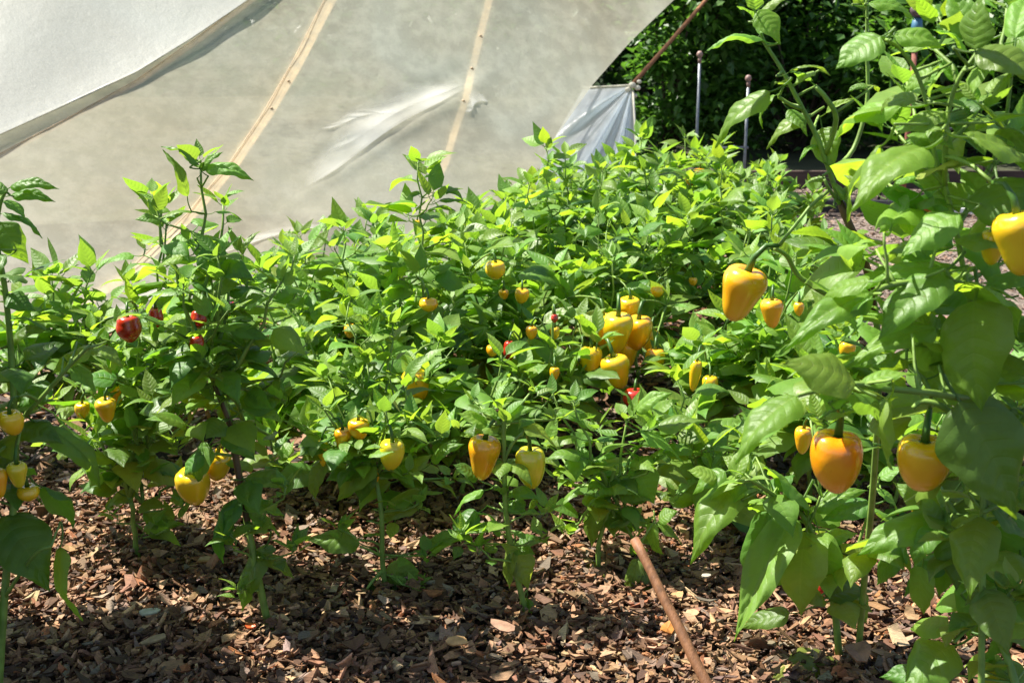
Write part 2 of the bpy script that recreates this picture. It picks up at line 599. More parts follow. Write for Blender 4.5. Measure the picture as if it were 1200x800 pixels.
    def hero(s, b, t, Y, wpx, dY=0.0, roll=0.0, var=None, mat=None, twig=True, name='leaf'):
        """one large leaf: blade base and tip directions at distance Y, blade width in the same measure"""
        pb = P(b[0], b[1], Y); pt = P(t[0], t[1], Y + dY)
        d = HVAR[var if var is not None else s.r.randrange(len(HVAR))]
        c = d['tip'] - Vector((0, d['pet'], 0))
        phi = math.atan2(c.z, c.y)
        chord = math.hypot(c.y, c.z)
        ax = pt - pb
        L = ax.length / chord
        wid = 1.1 * wpx * Y / FPX
        sx = wid / (2 * d['asp'] * L)
        sx = max(.55, min(1.5, sx))
        view = (CAM - pb).normalized()
        nr = (Vector((-.35, .12, 1)) * .85 + view * .55).normalized()
        F0 = frame(ax, nr)
        if mat is not M_DARK and (F0 @ Matrix.Rotation(math.radians(roll), 3, 'Y')).col[2].dot(SUN) < .35:
            # blades turn their faces to the sun
            best = max((-28, -14, 0, 14, 28), key=lambda a: (F0 @ Matrix.Rotation(math.radians(roll + a), 3, 'Y')).col[2].dot(SUN))
            roll += best
        R = F0 @ Matrix.Rotation(math.radians(roll), 3, 'Y') @ Matrix.Rotation(-phi, 3, 'X')
        bl = R @ Vector((0, d['pet'] * L, 0))
        o = bpy.data.objects.new(name, with_mat(d, mat or M_LEAF))
        o.matrix_basis = Matrix.Translation(pb - bl - s.base) @ R.to_4x4() @ Matrix.Diagonal((L * sx, L, L, 1))
        o.parent = s.root
        COL.objects.link(o)
        s.count += 1
        if twig:
            st = pb - bl
            q = s.nearest(st)
            if q is not None and .004 < (q - st).length < .11:
                s.mb.tube(s.path(q, st, 4, jit=.001, zig=0), [.0019, .0017, .0015, .0014, .0013], 5)
        return o
    def pepper(s, px, py, Y, wpx, hpx, colour='yellow', kind=0, lean=0.0, label=None, rot=None):
        c = P(px, py, Y)
        W = wpx * Y / FPX; H = hpx * Y / FPX / .97
        top = c + Vector((0, 0, H * .48))
        asp = {0: .72, 1: .80, 2: .70, 3: .86, 'r': .86}[kind]
        o = bpy.data.objects.new('pepper', pep_me(kind, colour))
        R = Matrix.Rotation(math.radians(lean), 4, 'Y') @ Matrix.Rotation(s.r.uniform(-.15, .15), 4, 'X') @ Matrix.Rotation(rot if rot is not None else s.r.uniform(0, 6.28), 4, 'Z')
        sc = W / asp
        o.matrix_basis = Matrix.Translation(c - s.base) @ R @ Matrix.Translation((0, 0, H * .48)) @ Matrix.Diagonal((sc, sc, H, 1))
        o.parent = s.root
        COL.objects.link(o)
        if label: o['label'] = label
        # calyx and curved stalk
        R3 = R.to_3x3()
        tp = c + R3 @ Vector((0, 0, H * .48 - .14 * H))
        up = R3 @ Vector((0, 0, 1))
        mb = MB()
        k5 = 6
        ring = []
        x = R3 @ Vector((1, 0, 0)); y = R3 @ Vector((0, 1, 0))
        base = len(mb.v)
        nn = 12
        for j, (rr, zz) in enumerate(((.06, .15), (.14, .115), (.22, .165), (.27, .175))):
            for k in range(nn):
                th = 2 * math.pi * k / nn
                q = rr * (1 if j < 2 else (1.18 if k % 2 == 0 else .86)) * W
                mb.v.append(tp + x * (math.cos(th) * q) + y * (math.sin(th) * q) + up * (zz * H * .75 + (0 if j < 3 else -.012 * H)))
        for j in range(3):
            for k in range(nn):
                k2 = (k + 1) % nn
                mb.f.append((base + j * nn + k, base + (j + 1) * nn + k, base + (j + 1) * nn + k2, base + j * nn + k2))
        L = max(.022, H * .55)
        q = s.nearest(top + up * L)
        side = Vector((0, 0, 0))
        if q is not None: side = Vector((q.x - top.x, q.y - top.y, 0))
        if side.length > 1e-4: side.normalize()
        p0 = tp + up * (.05 * H); p1 = p0 + up * (L * .55) + side * (.05 * L); p2 = p0 + up * (L * .95) + side * (.32 * L); p3 = p2 + side * (.40 * L) - Vector((0, 0, .02 * L))
        rs = max(.0020, W * .06)
        mb.tube([p0, p1, p2, p3], [rs * 1.5, rs * 1.15, rs, rs * .85], 8)
        st = mb.build('stalk', M_CALYX, None, True, off=s.base)
        st.parent = o
        st.matrix_parent_inverse = o.matrix_basis.inverted()
        if q is not None and (q - p3).length < .2:
            s.mb.tube(s.path(q, p3, 5, bulge=Vector((0, 0, .01)), jit=.001, zig=0), [.0026, .0024, .0022, .0021, .002, rs * .8], 5)
        return o
    def finish(s):
        s.mb.build('stem', s.stem_mat, s.root, off=s.base)

def hero_stem(pl, pts, r0, r1):
    """stem through (px,py,Y) points, smoothed"""
    q = [P(*p) for p in pts]
    out = []
    for i in range(len(q) - 1):
        a = q[max(i - 1, 0)]; b = q[i]; c = q[i + 1]; d = q[min(i + 2, len(q) - 1)]
        for k in range(4):
            t = k / 4
            out.append(.5 * ((2 * b) + (c - a) * t + (2 * a - 5 * b + 4 * c - d) * t * t + (3 * b - a - 3 * c + d) * t ** 3))
    out.append(q[-1])
    pl.seg(out, r0, r1)
    return out

def bush(base, h, spread, label, seed, nsh=5, size=.072, dens=1.0, tips=None, group='pepper plants growing in the bed', lowleaf=True, mat=None, stem_mat=None):
    """a whole plant: single stem, fork, leafy shoots (tips in world space optional)"""
    pl = Plant((base[0], base[1], 0.0), label, seed=seed, group=group, stem_mat=stem_mat)
    r = pl.r
    fh = h * r.uniform(.26, .38)
    fork = Vector((base[0] + r.uniform(-.02, .02), base[1] + r.uniform(-.02, .02), fh))
    tr = pl.path((base[0], base[1], -.02), fork, 6, zig=.002, jit=.003)
    pl.seg(tr, .0055, .0042)
    if lowleaf:
        for p in tr[3:]:
            if r.random() < .8: pl.auto_leaf(p, r.uniform(0, 6.28), size * r.uniform(.6, .95), .9, mat)
    T = list(tips or [])
    a0 = r.uniform(0, 6.28)
    for k in range(nsh):
        a = a0 + k * 2 * math.pi / max(1, nsh) + r.uniform(-.3, .3)
        rad = spread * r.uniform(.45, 1.0)
        T.append(Vector((base[0] + math.cos(a) * rad, base[1] + math.sin(a) * rad, h * r.uniform(.48, 1.06))))
    for i, t in enumerate(T):
        hero_tip = i < len(tips or [])
        pl.shoot(fork, t, None, r0=.0042, size=size, dens=dens, side=True, start=.2, mat=mat)
    return pl

# ================================================================== SETTING
def sheet(name, x0, x1, y0, y1, z, mat, nx=2, ny=2, kind='structure', amp=0):
    vs = []; fs = []
    for j in range(ny + 1):
        for i in range(nx + 1):
            x = x0 + (x1 - x0) * i / nx; y = y0 + (y1 - y0) * j / ny
            zz = z + (amp * (math.sin(x * 3.1 + 1) * math.cos(y * 2.3) + .6 * math.sin(x * 7 + y * 5)) if amp else 0)
            vs.append((x, y, zz))
    for j in range(ny):
        for i in range(nx):
            a = j * (nx + 1) + i
            fs.append((a, a + 1, a + nx + 2, a + nx + 1))
    me = bpy.data.meshes.new(name); me.from_pydata(vs, [], fs); me.materials.append(mat)
    me.polygons.foreach_set('use_smooth', [True] * len(fs))
    o = link(name, me); o['kind'] = kind
    return o

sheet('ground', -120, 120, -20, 220, -.03, M_GROUND)
sheet('bed_soil', -4.5, 9.0, -.5, 5.05, -.022, M_SOIL, 60, 50, amp=.004)
sheet('gravel_path', .25, 9.0, 5.06, 7.4, -.02, M_PATHMAT, 60, 20, amp=.006)

sheet('side_path', 1.12, 9.0, 2.4, 5.055, -.012, M_PATHMAT, 40, 20, amp=.003)

# ---- wood-chip mulch: real chips, one mass
def chips(n, pts, smin, smax, zmax, tilt, seed):
    r = np.random.default_rng(seed)
    K = 8
    L = r.uniform(smin, smax, n) * (1 + (r.random(n) < .07) * r.uniform(.3, .8, n))
    W = L * r.uniform(.22, .68, n)
    T = r.uniform(.0015, .0045, n)
    ang = np.sort(r.uniform(0, 2 * np.pi, (n, K)) * .35 + (np.arange(K) * 2 * np.pi / K)[None] * 1.0, axis=1)
    rad = r.uniform(.58, 1.2, (n, K))
    px = np.cos(ang) * rad * L[:, None] / 2
    py = np.sin(ang) * rad * W[:, None] / 2
    bend = r.uniform(-16, 26, n)[:, None] * (px ** 2) * .9
    tw = r.uniform(-9, 9, n)[:, None] * px * py * 2.5
    zt = bend + tw + r.uniform(-.0012, .0012, (n, K))
    top = np.stack([px, py, zt + T[:, None] / 2], -1)
    bot = np.stack([px * .92, py * .88, zt - T[:, None] / 2], -1)
    v = np.concatenate([top, bot], 1)                     # n, 2K, 3
    yaw = r.uniform(0, 2 * np.pi, n); ti = np.abs(r.normal(0, tilt, n)); ta = r.uniform(0, 2 * np.pi, n)
    cx, sx = np.cos(ti), np.sin(ti)
    def rotz(v, a):
        c, s_ = np.cos(a)[:, None], np.sin(a)[:, None]
        return np.stack([v[..., 0] * c - v[..., 1] * s_, v[..., 0] * s_ + v[..., 1] * c, v[..., 2]], -1)
    v = rotz(v, yaw)
    v = np.stack([v[..., 0], v[..., 1] * cx[:, None] - v[..., 2] * sx[:, None], v[..., 1] * sx[:, None] + v[..., 2] * cx[:, None]], -1)
    v = rotz(v, ta)
    z = r.uniform(0, 1, n) ** 1.3 * zmax + .3 * zmax * np.sin(pts[:, 0] * 9 + 1.3 * np.sin(pts[:, 1] * 7)) - .01
    v[..., 0] += pts[:, 0:1]; v[..., 1] += pts[:, 1:2]; v[..., 2] += z[:, None]
    tris = [(0, i, i + 1) for i in range(1, K - 1)] + [(K, K + i + 1, K + i) for i in range(1, K - 1)]
    for i in range(K):
        j = (i + 1) % K
        tris += [(i, K + i, K + j), (i, K + j, j)]
    tris = np.array(tris)
    f = (tris[None] + (np.arange(n) * 2 * K)[:, None, None]).reshape(-1, 3)
    pal = np.array([(.150, .084, .046), (.210, .125, .070), (.090, .050, .030), (.28, .180, .105), (.38, .26, .16), (.14, .105, .082), (.22, .175, .135), (.24, .105, .045), (.060, .036, .024)])
    pr = np.array([.22, .2, .16, .14, .05, .08, .05, .05, .05])
    c = pal[r.choice(len(pal), n, p=pr / pr.sum())] * np.array([1.20, 1.14, 1.06]) * r.uniform(.75, 1.3, (n, 1)) * r.normal(1, .05, (n, 3))
    c = np.concatenate([np.clip(c, .01, 1), np.ones((n, 1))], 1)
    c = np.repeat(c[:, None], 2 * K, 1)
    return v.reshape(-1, 3), f, c.reshape(-1, 4)

def chip_material():
    N = NT('bark_chips')
    b = N.n('ShaderNodeBsdfPrincipled')
    at = N.n('ShaderNodeAttribute', attribute_name='tone')
    tc = N.n('ShaderNodeTexCoord')
    mp = N.n('ShaderNodeMapping'); mp.inputs['Scale'].default_value = (1, 3.5, 1); mp.inputs['Rotation'].default_value = (0, 0, .6)
    N.l(tc.outputs['Object'], mp.inputs[0])
    nz = N.noise(130, 5, .65, mp.outputs[0])
    c = N.mix(1.0, at.outputs[0], N.ramp(nz, [(.25, (.45, .45, .45)), (.75, (1.45, 1.4, 1.35))]), 'MULTIPLY')
    N.l(c, b.inputs['Base Color'])
    b.inputs['Roughness'].default_value = .72
    b.inputs['Specular IOR Level'].default_value = .35
    bp = N.n('ShaderNodeBump'); bp.inputs['Distance'].default_value = .0016; bp.inputs['Strength'].default_value = .8
    N.l(nz, bp.inputs['Height']); N.l(bp.outputs[0], b.inputs['Normal'])
    N.l(b.outputs[0], N.out.inputs[0])
    return N.m
M_CHIP = chip_material()
r_ = np.random.default_rng(3)
def field(n, x0, x1, y0, y1): return np.stack([r_.uniform(x0, x1, n), r_.uniform(y0, y1, n)], 1)
parts = []
parts.append(chips(30000, field(30000, -1.3, 1.6, 1.1, 2.4), .015, .042, .030, .52, 21))
parts.append(chips(30000, field(30000, -1.3, 1.6, 1.1, 2.4), .006, .018, .034, .5, 22))
parts.append(chips(17000, field(17000, -2.1, 1.12, 2.35, 5.0), .022, .052, .030, .42, 23))
vo = 0; V_ = []; F_ = []; C_ = []
for v, f, c in parts:
    V_.append(v); F_.append(f + vo); C_.append(c); vo += len(v)
me = np_mesh('bark_mulch', np.concatenate(V_), np.concatenate(F_), M_CHIP, False, np.concatenate(C_))
o = link('bark_mulch', me)
tag(o, 'brown bark chip mulch covering the bed between the plants', 'mulch', kind='stuff')

# path pebbles
def pebble_mass():
    pp = np.concatenate([field(9000, .2, 4.2, 5.06, 7.2), field(6000, 1.12, 2.8, 2.4, 5.06)])
    v, f, c = chips(15000, pp, .012, .035, .018, .35, 31)
    c[:, :3] = c[:, :3] * .5 + np.array([.13, .105, .09])
    me = np_mesh('path_pebbles', v, f, M_CHIP, False, c)
    tag(link('path_pebbles', me), 'loose pinkish brown gravel on the path beyond the bed', 'gravel', kind='stuff')
pebble_mass()

# ================================================================== PLASTIC SHEETING
def film_material(name, col, trans, clear, rough, tint2, bumpd=.002, bscale=60, dirt=1.0, spec=1.0, grain=260, clearattr=False, clearvar=0.0):
    N = NT(name)
    tc = N.n('ShaderNodeTexCoord'); vec = tc.outputs['Object']
    n1 = N.noise(1.1, 4, .55, vec, .6)
    n2 = N.noise(grain, 2, .7, vec)
    mp = N.n('ShaderNodeMapping'); mp.inputs['Scale'].default_value = (6, 6, .8); mp.inputs['Rotation'].default_value = (.3, .5, 0)
    N.l(vec, mp.inputs[0])
    n3 = N.noise(2.2, 4, .6, mp.outputs[0])
    k = N.math('MULTIPLY', N.ramp(n1, [(.35, (0, 0, 0)), (.68, (1, 1, 1))]), dirt)
    c = N.mix(k, col, tint2)
    c = N.mix(N.math('MULTIPLY', N.ramp(n2, [(.38, (0, 0, 0)), (.64, (1, 1, 1))]), .35), c, tuple(min(1, x * 1.35) for x in col))
    b = N.n('ShaderNodeBsdfPrincipled'); N.l(c, b.inputs['Base Color'])
    b.inputs['Roughness'].default_value = rough; b.inputs['Specular IOR Level'].default_value = spec
    bp = N.n('ShaderNodeBump'); bp.inputs['Distance'].default_value = bumpd; bp.inputs['Strength'].default_value = .5
    h = N.math('ADD', N.math('MULTIPLY', N.noise(bscale, 3, .6, vec), .5), N.math('MULTIPLY', n3, 3.0))
    N.l(h, bp.inputs['Height']); N.l(bp.outputs[0], b.inputs['Normal'])
    t = N.n('ShaderNodeBsdfTranslucent')
    tcx = N.mix(k, trans, tuple(a * b_ for a, b_ in zip(trans, (1.0, .96, .85))))
    tcx = N.mix(N.math('MULTIPLY', N.ramp(n2, [(.35, (0, 0, 0)), (.7, (1, 1, 1))]), .18), tcx, (1, 1, 1))
    N.l(tcx, t.inputs[0]); N.l(bp.outputs[0], t.inputs['Normal'])
    m1 = N.n('ShaderNodeMixShader'); m1.inputs[0].default_value = .6
    N.l(b.outputs[0], m1.inputs[1]); N.l(t.outputs[0], m1.inputs[2])
    tp = N.n('ShaderNodeBsdfTransparent')
    m2 = N.n('ShaderNodeMixShader')
    if clearattr:
        at = N.n('ShaderNodeAttribute', attribute_name='thin'); N.l(at.outputs['Fac'], m2.inputs[0])
    else:
        streak = N.ramp(n3, [(.42, (0, 0, 0)), (.62, (1, 1, 1))])  # diagonal bands of less clear film paint faint light streaks
        cf = N.math('MULTIPLY_ADD', N.ramp(n1, [(.3, (0, 0, 0)), (.7, (1, 1, 1))]), clearvar, clear)
        N.l(N.math('SUBTRACT', cf, N.math('MULTIPLY', streak, clearvar * .5), clamp=True), m2.inputs[0])
    N.l(m1.outputs[0], m2.inputs[1]); N.l(tp.outputs[0], m2.inputs[2])
    N.l(m2.outputs[0], N.out.inputs[0])
    return N.m
M_FILM = film_material('greenhouse_film', (.67, .68, .55), (.80, .82, .68), .16, .28, (.78, .69, .49), clearvar=.30)
M_FILMA = film_material('greenhouse_film_upper', (.66, .68, .65), (.80, .82, .79), .12, .35, (.62, .62, .58), dirt=.4, bumpd=.003, bscale=150, grain=110)
M_FLAP = film_material('film_flap', (.84, .92, .98), (.88, .95, 1.0), .04, .28, (.85, .87, .86), dirt=.3)
M_LATH = simple('pale_lath', (.50, .36, .22), .7, 20, bump=.001, bscale=60)
M_HEM = simple('cream_hem', (.62, .58, .47), .5, 20)
M_ROPE = simple('brown_rope', (.20, .085, .035), .8, 60, bump=.002, bscale=140)

def YS(px, py):
    return 3.4 + px * .0012 + (400 - py) * (.0046 if py < 400 else .002)

def fold(px, py, a, b, wd, amp):
    """ridge displacement along segment a-b"""
    ax, ay = a; bx, by = b
    dx, dy = bx - ax, by - ay; L = math.hypot(dx, dy)
    t = ((px - ax) * dx + (py - ay) * dy) / L / L
    d = ((px - ax) * dy - (py - ay) * dx) / L
    e = 1 if 0 <= t <= 1 else math.exp(-((min(abs(t), abs(t - 1)) * L / 40) ** 2))
    return amp * math.exp(-(d / wd) ** 2) * e
FOLDS = [((360, 215), (545, 98), 9, .035), ((395, 165), (540, 120), 11, .03), ((330, 255), (470, 175), 14, -.03), ((400, 150), (360, 145), 7, .03),
         ((60, 390), (350, 285), 12, .03), ((100, 380), (420, 300), 16, -.03), ((540, 125), (575, 135), 10, .04), ((580, 0), (620, 300), 40, .02),
         ((505, 60), (330, 170), 30, -.02), ((700, 0), (560, 250), 30, .025), ((0, 340), (330, 240), 25, -.02), ((780, 20), (640, 190), 14, .03)]
def ribx(y, k):
    return [385 + (0 - y) * .60 - max(0, (y - 190)) * .35, 575 - (y if y > 0 else y * .6) * .30 - max(0, y - 165) * .08, 292 - y * 1.6][k]
def film_point(px, py, off=0):
    Y = YS(px, py)
    for a, b, wd, amp in FOLDS: Y -= .40 * fold(px, py, a, b, wd * 1.25, amp)
    # slack pleat with one crisp edge
    for (ax, ay), (bx, by), wd, amp in (((352, 222), (548, 96), 30, .034), ((395, 150), (545, 92), 14, .012)):
        dx, dy = bx - ax, by - ay; L = math.hypot(dx, dy)
        t = ((px - ax) * dx + (py - ay) * dy) / L / L
        d = ((px - ax) * dy - (py - ay) * dx) / L
        if -.25 < t < 1.2:
            e = math.sin(min(1, max(0, (t + .25) / 1.45)) * math.pi) ** .8
            q = d / wd
            Y += amp * e * (math.exp(-q * q * 1.2) if d > 0 else math.exp(-(d / 5) ** 2))
    # taut dips between the laths
    for k in (0, 1):
        d = (px - ribx(py, k)) / 40.0
        Y -= .010 * math.exp(-d * d)
    Y += .010 * math.sin(px * .021 + py * .013) + .003 * math.sin(px * .05 - py * .06) + .012 * math.sin(px * .006 + py * .011)
    return P(px, py, Y + off)

base_pts = [(-420, 505), (-160, 452), (0, 415), (150, 384), (370, 345), (480, 332), (575, 318)]
def bot(s):
    x = -420 + s * 995
    for (a, b), (c, d) in zip(base_pts[:-1], base_pts[1:]):
        if a <= x <= c: return x, b + (d - b) * (x - a) / (c - a)
    return base_pts[-1]
tent = empty('plastic_tent', (-1.6, 3.6, 0), 'translucent greenish grey plastic film stretched over wooden laths behind the peppers', 'polytunnel')
mb = MB(); NX, NY = 150, 70
for j in range(NY + 1):
    t = j / NY
    for i in range(NX + 1):
        s_ = i / NX
        bx, by = bot(s_)
        # top end of this strip of film
        tx = -200 + s_ * 1220; ty = -330 + s_ * 40
        ex = bx + (tx - bx) * t; ey = by + (ty - by) * t
        if s_ > .72:   # slack right edge
            k_ = (s_ - .72) / .28; k_ = k_ * k_ * (3 - 2 * k_)
            ey0 = 318 - t * 608
            E_ = [(1020, -290), (880, -80), (790, 0), (738, 50), (694, 100), (648, 165), (612, 240), (575, 318)]
            for (a_, b_), (c_, d_) in zip(E_[:-1], E_[1:]):
                if b_ <= ey0 <= d_: xe = a_ + (c_ - a_) * (ey0 - b_) / (d_ - b_)
            ex += (xe - (575 + 445 * t)) * k_
        mb.v.append(film_point(ex, ey))
for j in range(NY):
    for i in range(NX):
        a = j * (NX + 1) + i
        mb.f.append((a, a + 1, a + NX + 2, a + NX + 1))
mb.build('main_film', M_FILM, tent, off=tent.location)
# upper film overlapping at the left
mb = MB()
def upper_edge(x):     # sagging lower edge
    pts = [(-420, 330), (-200, 245), (0, 157), (100, 112), (160, 84), (225, 44), (290, 0), (420, -100), (560, -220)]
    for (a, b), (c, d) in zip(pts[:-1], pts[1:]):
        if a <= x <= c: return b + (d - b) * (x - a) / (c - a)
    return -220
NX2, NY2 = 110, 40
for j in range(NY2 + 1):
    for i in range(NX2 + 1):
        x = -420 + i * 960 / NX2; e = upper_edge(x)
        y = e + (-380 - e) * j / NY2
        p = P(x, y, YS(x, y) - .035 - .01 * math.sin(x * .03 + y * .02) - .015 * math.exp(-((y - e) / 12) ** 2))
        mb.v.append(p)
for j in range(NY2):
    for i in range(NX2):
        a = j * (NX2 + 1) + i
        mb.f.append((a, a + 1, a + NX2 + 2, a + NX2 + 1))
o = mb.build('upper_film', M_FILMA, tent, off=tent.location)
o['label'] = 'bright white grainy film overlapping at the upper left'
# laths behind the film
def lath(pts, wpx, name='lath', th=.012, off=.03):
    mb = MB(); n = len(pts)
    for x, y in pts:
        Y = (film_point(x, y).y + off)
        for k in (0, 1):
            a = P(x - wpx / 2, y, Y + k * th + .0); b = P(x + wpx / 2, y + 2, Y + k * th)
            mb.v += [a, b]
    for i in range(n - 1):
        q = i * 4
        for a, b in ((0, 1), (1, 3), (3, 2), (2, 0)):
            mb.f.append((q + a, q + b, q + 4 + b, q + 4 + a))
    mb.f += [(0, 2, 3, 1), (n * 4 - 4, n * 4 - 3, n * 4 - 1, n * 4 - 2)]
    return mb.build(name, M_LATH, tent, smooth=False, off=tent.location)
lath([(470, -130), (385, 3), (345, 80), (312, 135), (275, 190), (225, 250), (150, 322), (75, 372), (20, 402)], 14, off=.008)
lath([(610, -130), (573, 0), (563, 40), (553, 82), (545, 118), (533, 152), (522, 190), (506, 222), (490, 262), (470, 315)], 8, off=.008)
for px, py in ((563, 42), (553, 80), (543, 118), (338, 95), (318, 127)):     # knots along the laths
    mb = MB(); mb.ball(P(px, py, film_point(px, py).y - .002), .007, 10, 6, .7)
    mb.build('knot', M_LATH, tent, off=tent.location)
lath([(420, -110), (292, 2), (235, 45), (160, 97), (80, 140), (0, 182), (-150, 250)], 8, off=.008)
# raised strips of whiter film paint bright light streaks along the slack folds
def pleat_streak(ax, ay, bx, by, wd, lift, name='pleat_streak', side=-1):
    mb = MB(); n = 48; m = 12; thin = []
    dx, dy = bx - ax, by - ay; L = math.hypot(dx, dy); nx, ny = -dy / L * side, dx / L * side
    for i in range(n + 1):
        t = i / n
        w_ = wd * (math.sin(math.pi * t) ** .75) * (1 + .08 * math.sin(t * 21)) + .3
        for j in range(m + 1):
            q = j / m
            x = ax + dx * t + nx * w_ * q + 2.0 * math.sin(t * 9) ; y = ay + dy * t + ny * w_ * q + 3 * math.sin(t * 6 + 1)
            p = film_point(x, y); e = (math.sin(math.pi * t) ** .5)
            en = math.sin(math.pi * t)
            thin.append(min(1, max(.25, 1 - (1 - q) ** .8 * min(1, en * 1.6) * (.75 + .25 * math.sin(t * 17)) + (.25 if j == 0 else 0))))  # transparency that fades the painted streak out towards its edges
            mb.v.append(P(x, y, p.y - .004 - .5 * lift * e * (1 - q) ** 1.3 + .004 * e * math.sin(q * 9 + t * 30)))
    for i in range(n):
        for j in range(m):
            a = i * (m + 1) + j
            mb.f.append((a, a + 1, a + m + 2, a + m + 1))
    po = mb.build(name, M_PLEAT_STREAK, tent, off=tent.location)
    at = po.data.attributes.new('thin', 'FLOAT', 'POINT'); at.data.foreach_set('value', thin)
M_PLEAT_STREAK = film_material('film_pleat_streak', (.80, .80, .74), (.86, .86, .80), .22, .25, (.76, .75, .66), dirt=.3, clearattr=True)
pleat_streak(356, 218, 548, 100, 48, .05)
pleat_streak(380, 178, 545, 96, 20, .02)
pleat_streak(372, 150, 470, 130, 9, .02)
pleat_streak(545, 130, 572, 118, 16, .02)
pleat_streak(230, 300, 400, 262, 9, .02)
pleat_streak(60, 392, 330, 300, 12, .02)
# folded hem lines
def hem(pts, r, mat, off, name='hem'):
    mb = MB(); q = []
    for x, y in pts: q.append(P(x, y, film_point(x, y).y + off))
    mb.tube(q, r, 6); return mb.build(name, mat, tent, off=tent.location)
hem([(x, upper_edge(x)) for x in range(-200, 540, 20)], .0045, M_HEM, -.045)
hem([(420, -108), (290, 0), (232, 43), (158, 95), (78, 139), (0, 180), (-150, 247)], .0016, M_LATH, -.006)
hem([(465, -125), (380, 0), (340, 78), (307, 135), (270, 190), (220, 250), (146, 322)], .0016, M_LATH, -.006)

# flap tied to the rope
APX = (741, 100)
flap = empty('film_flap', G(700, 240), 'pale blue triangular plastic flap gathered to a rope beyond the tent edge', 'plastic sheet')
mb = MB(); NA, NR = 60, 30
YF = 6.05
def flap_pt(th, rr):
    # fan from the tied corner: th 0 = right edge (down), 1 = left top edge
    ends = [(736, 300), (708, 322), (672, 330), (636, 318), (616, 262), (636, 185), (684, 103)]
    f = th * (len(ends) - 1); i = min(int(f), len(ends) - 2); g = f - i
    ex = ends[i][0] + (ends[i + 1][0] - ends[i][0]) * g; ey = ends[i][1] + (ends[i + 1][1] - ends[i][1]) * g
    x = APX[0] + (ex - APX[0]) * rr; y = APX[1] + (ey - APX[1]) * rr
    if th < .05: x += 6 * math.sin(rr * 3.1)
    Y = YF + .09 * (math.sin(th * 17 + .8) * .6 + .4 * math.sin(th * 39 + 1)) * min(1, rr * 2.2) * (1.1 - rr * .8) + .18 * rr * th - .0045 * max(0, y - 100)
    return P(x, y, Y)
for j in range(NR + 1):
    for i in range(NA + 1):
        mb.v.append(flap_pt(i / NA, .02 + .98 * j / NR))
for j in range(NR):
    for i in range(NA):
        a = j * (NA + 1) + i
        mb.f.append((a, a + 1, a + NA + 2, a + NA + 1))
mb.build('flap_film', M_FLAP, flap, off=flap.location)
mb = MB(); mb.tube([flap_pt(1, .03 + .97 * k / 10) + Vector((0, -.01, 0)) for k in range(11)], .006, 6); mb.build('hem', M_HEM, flap, off=flap.location)
mb = MB(); mb.tube([flap_pt(0, .03 + .97 * k / 10) + Vector((0, -.01, 0)) for k in range(11)], .006, 6); mb.build('hem', M_HEM, flap, off=flap.location)
mb = MB()
for dx, dy, r in ((0, 0, .020), (6, 3, .017), (-5, 5, .016), (3, 12, .013), (8, -4, .013)):
    mb.ball(P(APX[0] + dx, APX[1] + dy, YF - .03), r, 9, 6, .8)
mb.build('gathered_corner', M_HEM, flap, off=flap.location)
rope_top = P(905, -95, 8.3)
mb = MB()
pts = [P(743, 97, YF - .03)]
for k in range(1, 9):
    t = k / 8
    pts.append(P(743 + (905 - 743) * t, 97 + (-95 - 97) * t + 3 * math.sin(math.pi * t), YF - .03 + (8.3 - YF) * t))
mb.tube(pts, .011, 8)
o = mb.build('rope', M_ROPE, None)
tag(o, 'taut brown rope rising from the tied flap corner towards the trees', 'rope')

# ================================================================== WOOD BEHIND
def crown_material(name, a, b, tr):
    N = NT(name)
    at = N.n('ShaderNodeAttribute', attribute_name='tone')
    sep = N.n('ShaderNodeSeparateXYZ'); N.l(at.outputs['Vector'], sep.inputs[0])
    c = N.mix(sep.outputs[0], a, b)
    d = N.n('ShaderNodeBsdfPrincipled'); N.l(c, d.inputs['Base Color']); d.inputs['Roughness'].default_value = .42
    t = N.n('ShaderNodeBsdfTranslucent'); t.inputs[0].default_value = (*tr, 1)
    m = N.n('ShaderNodeMixShader'); m.inputs[0].default_value = .35
    N.l(d.outputs[0], m.inputs[1]); N.l(t.outputs[0], m.inputs[2]); N.l(m.outputs[0], N.out.inputs[0])
    return N.m
M_CROWN = crown_material('tree_leaves', (.012, .038, .008), (.034, .090, .015), (.07, .19, .016))
M_SHRUB = crown_material('shrub_leaves', (.03, .085, .014), (.075, .17, .028), (.16, .38, .03))
M_BARK = simple('tree_bark', (.055, .042, .032), .9, 9, bump=.012, bscale=20, stretch=(1, 1, .25))

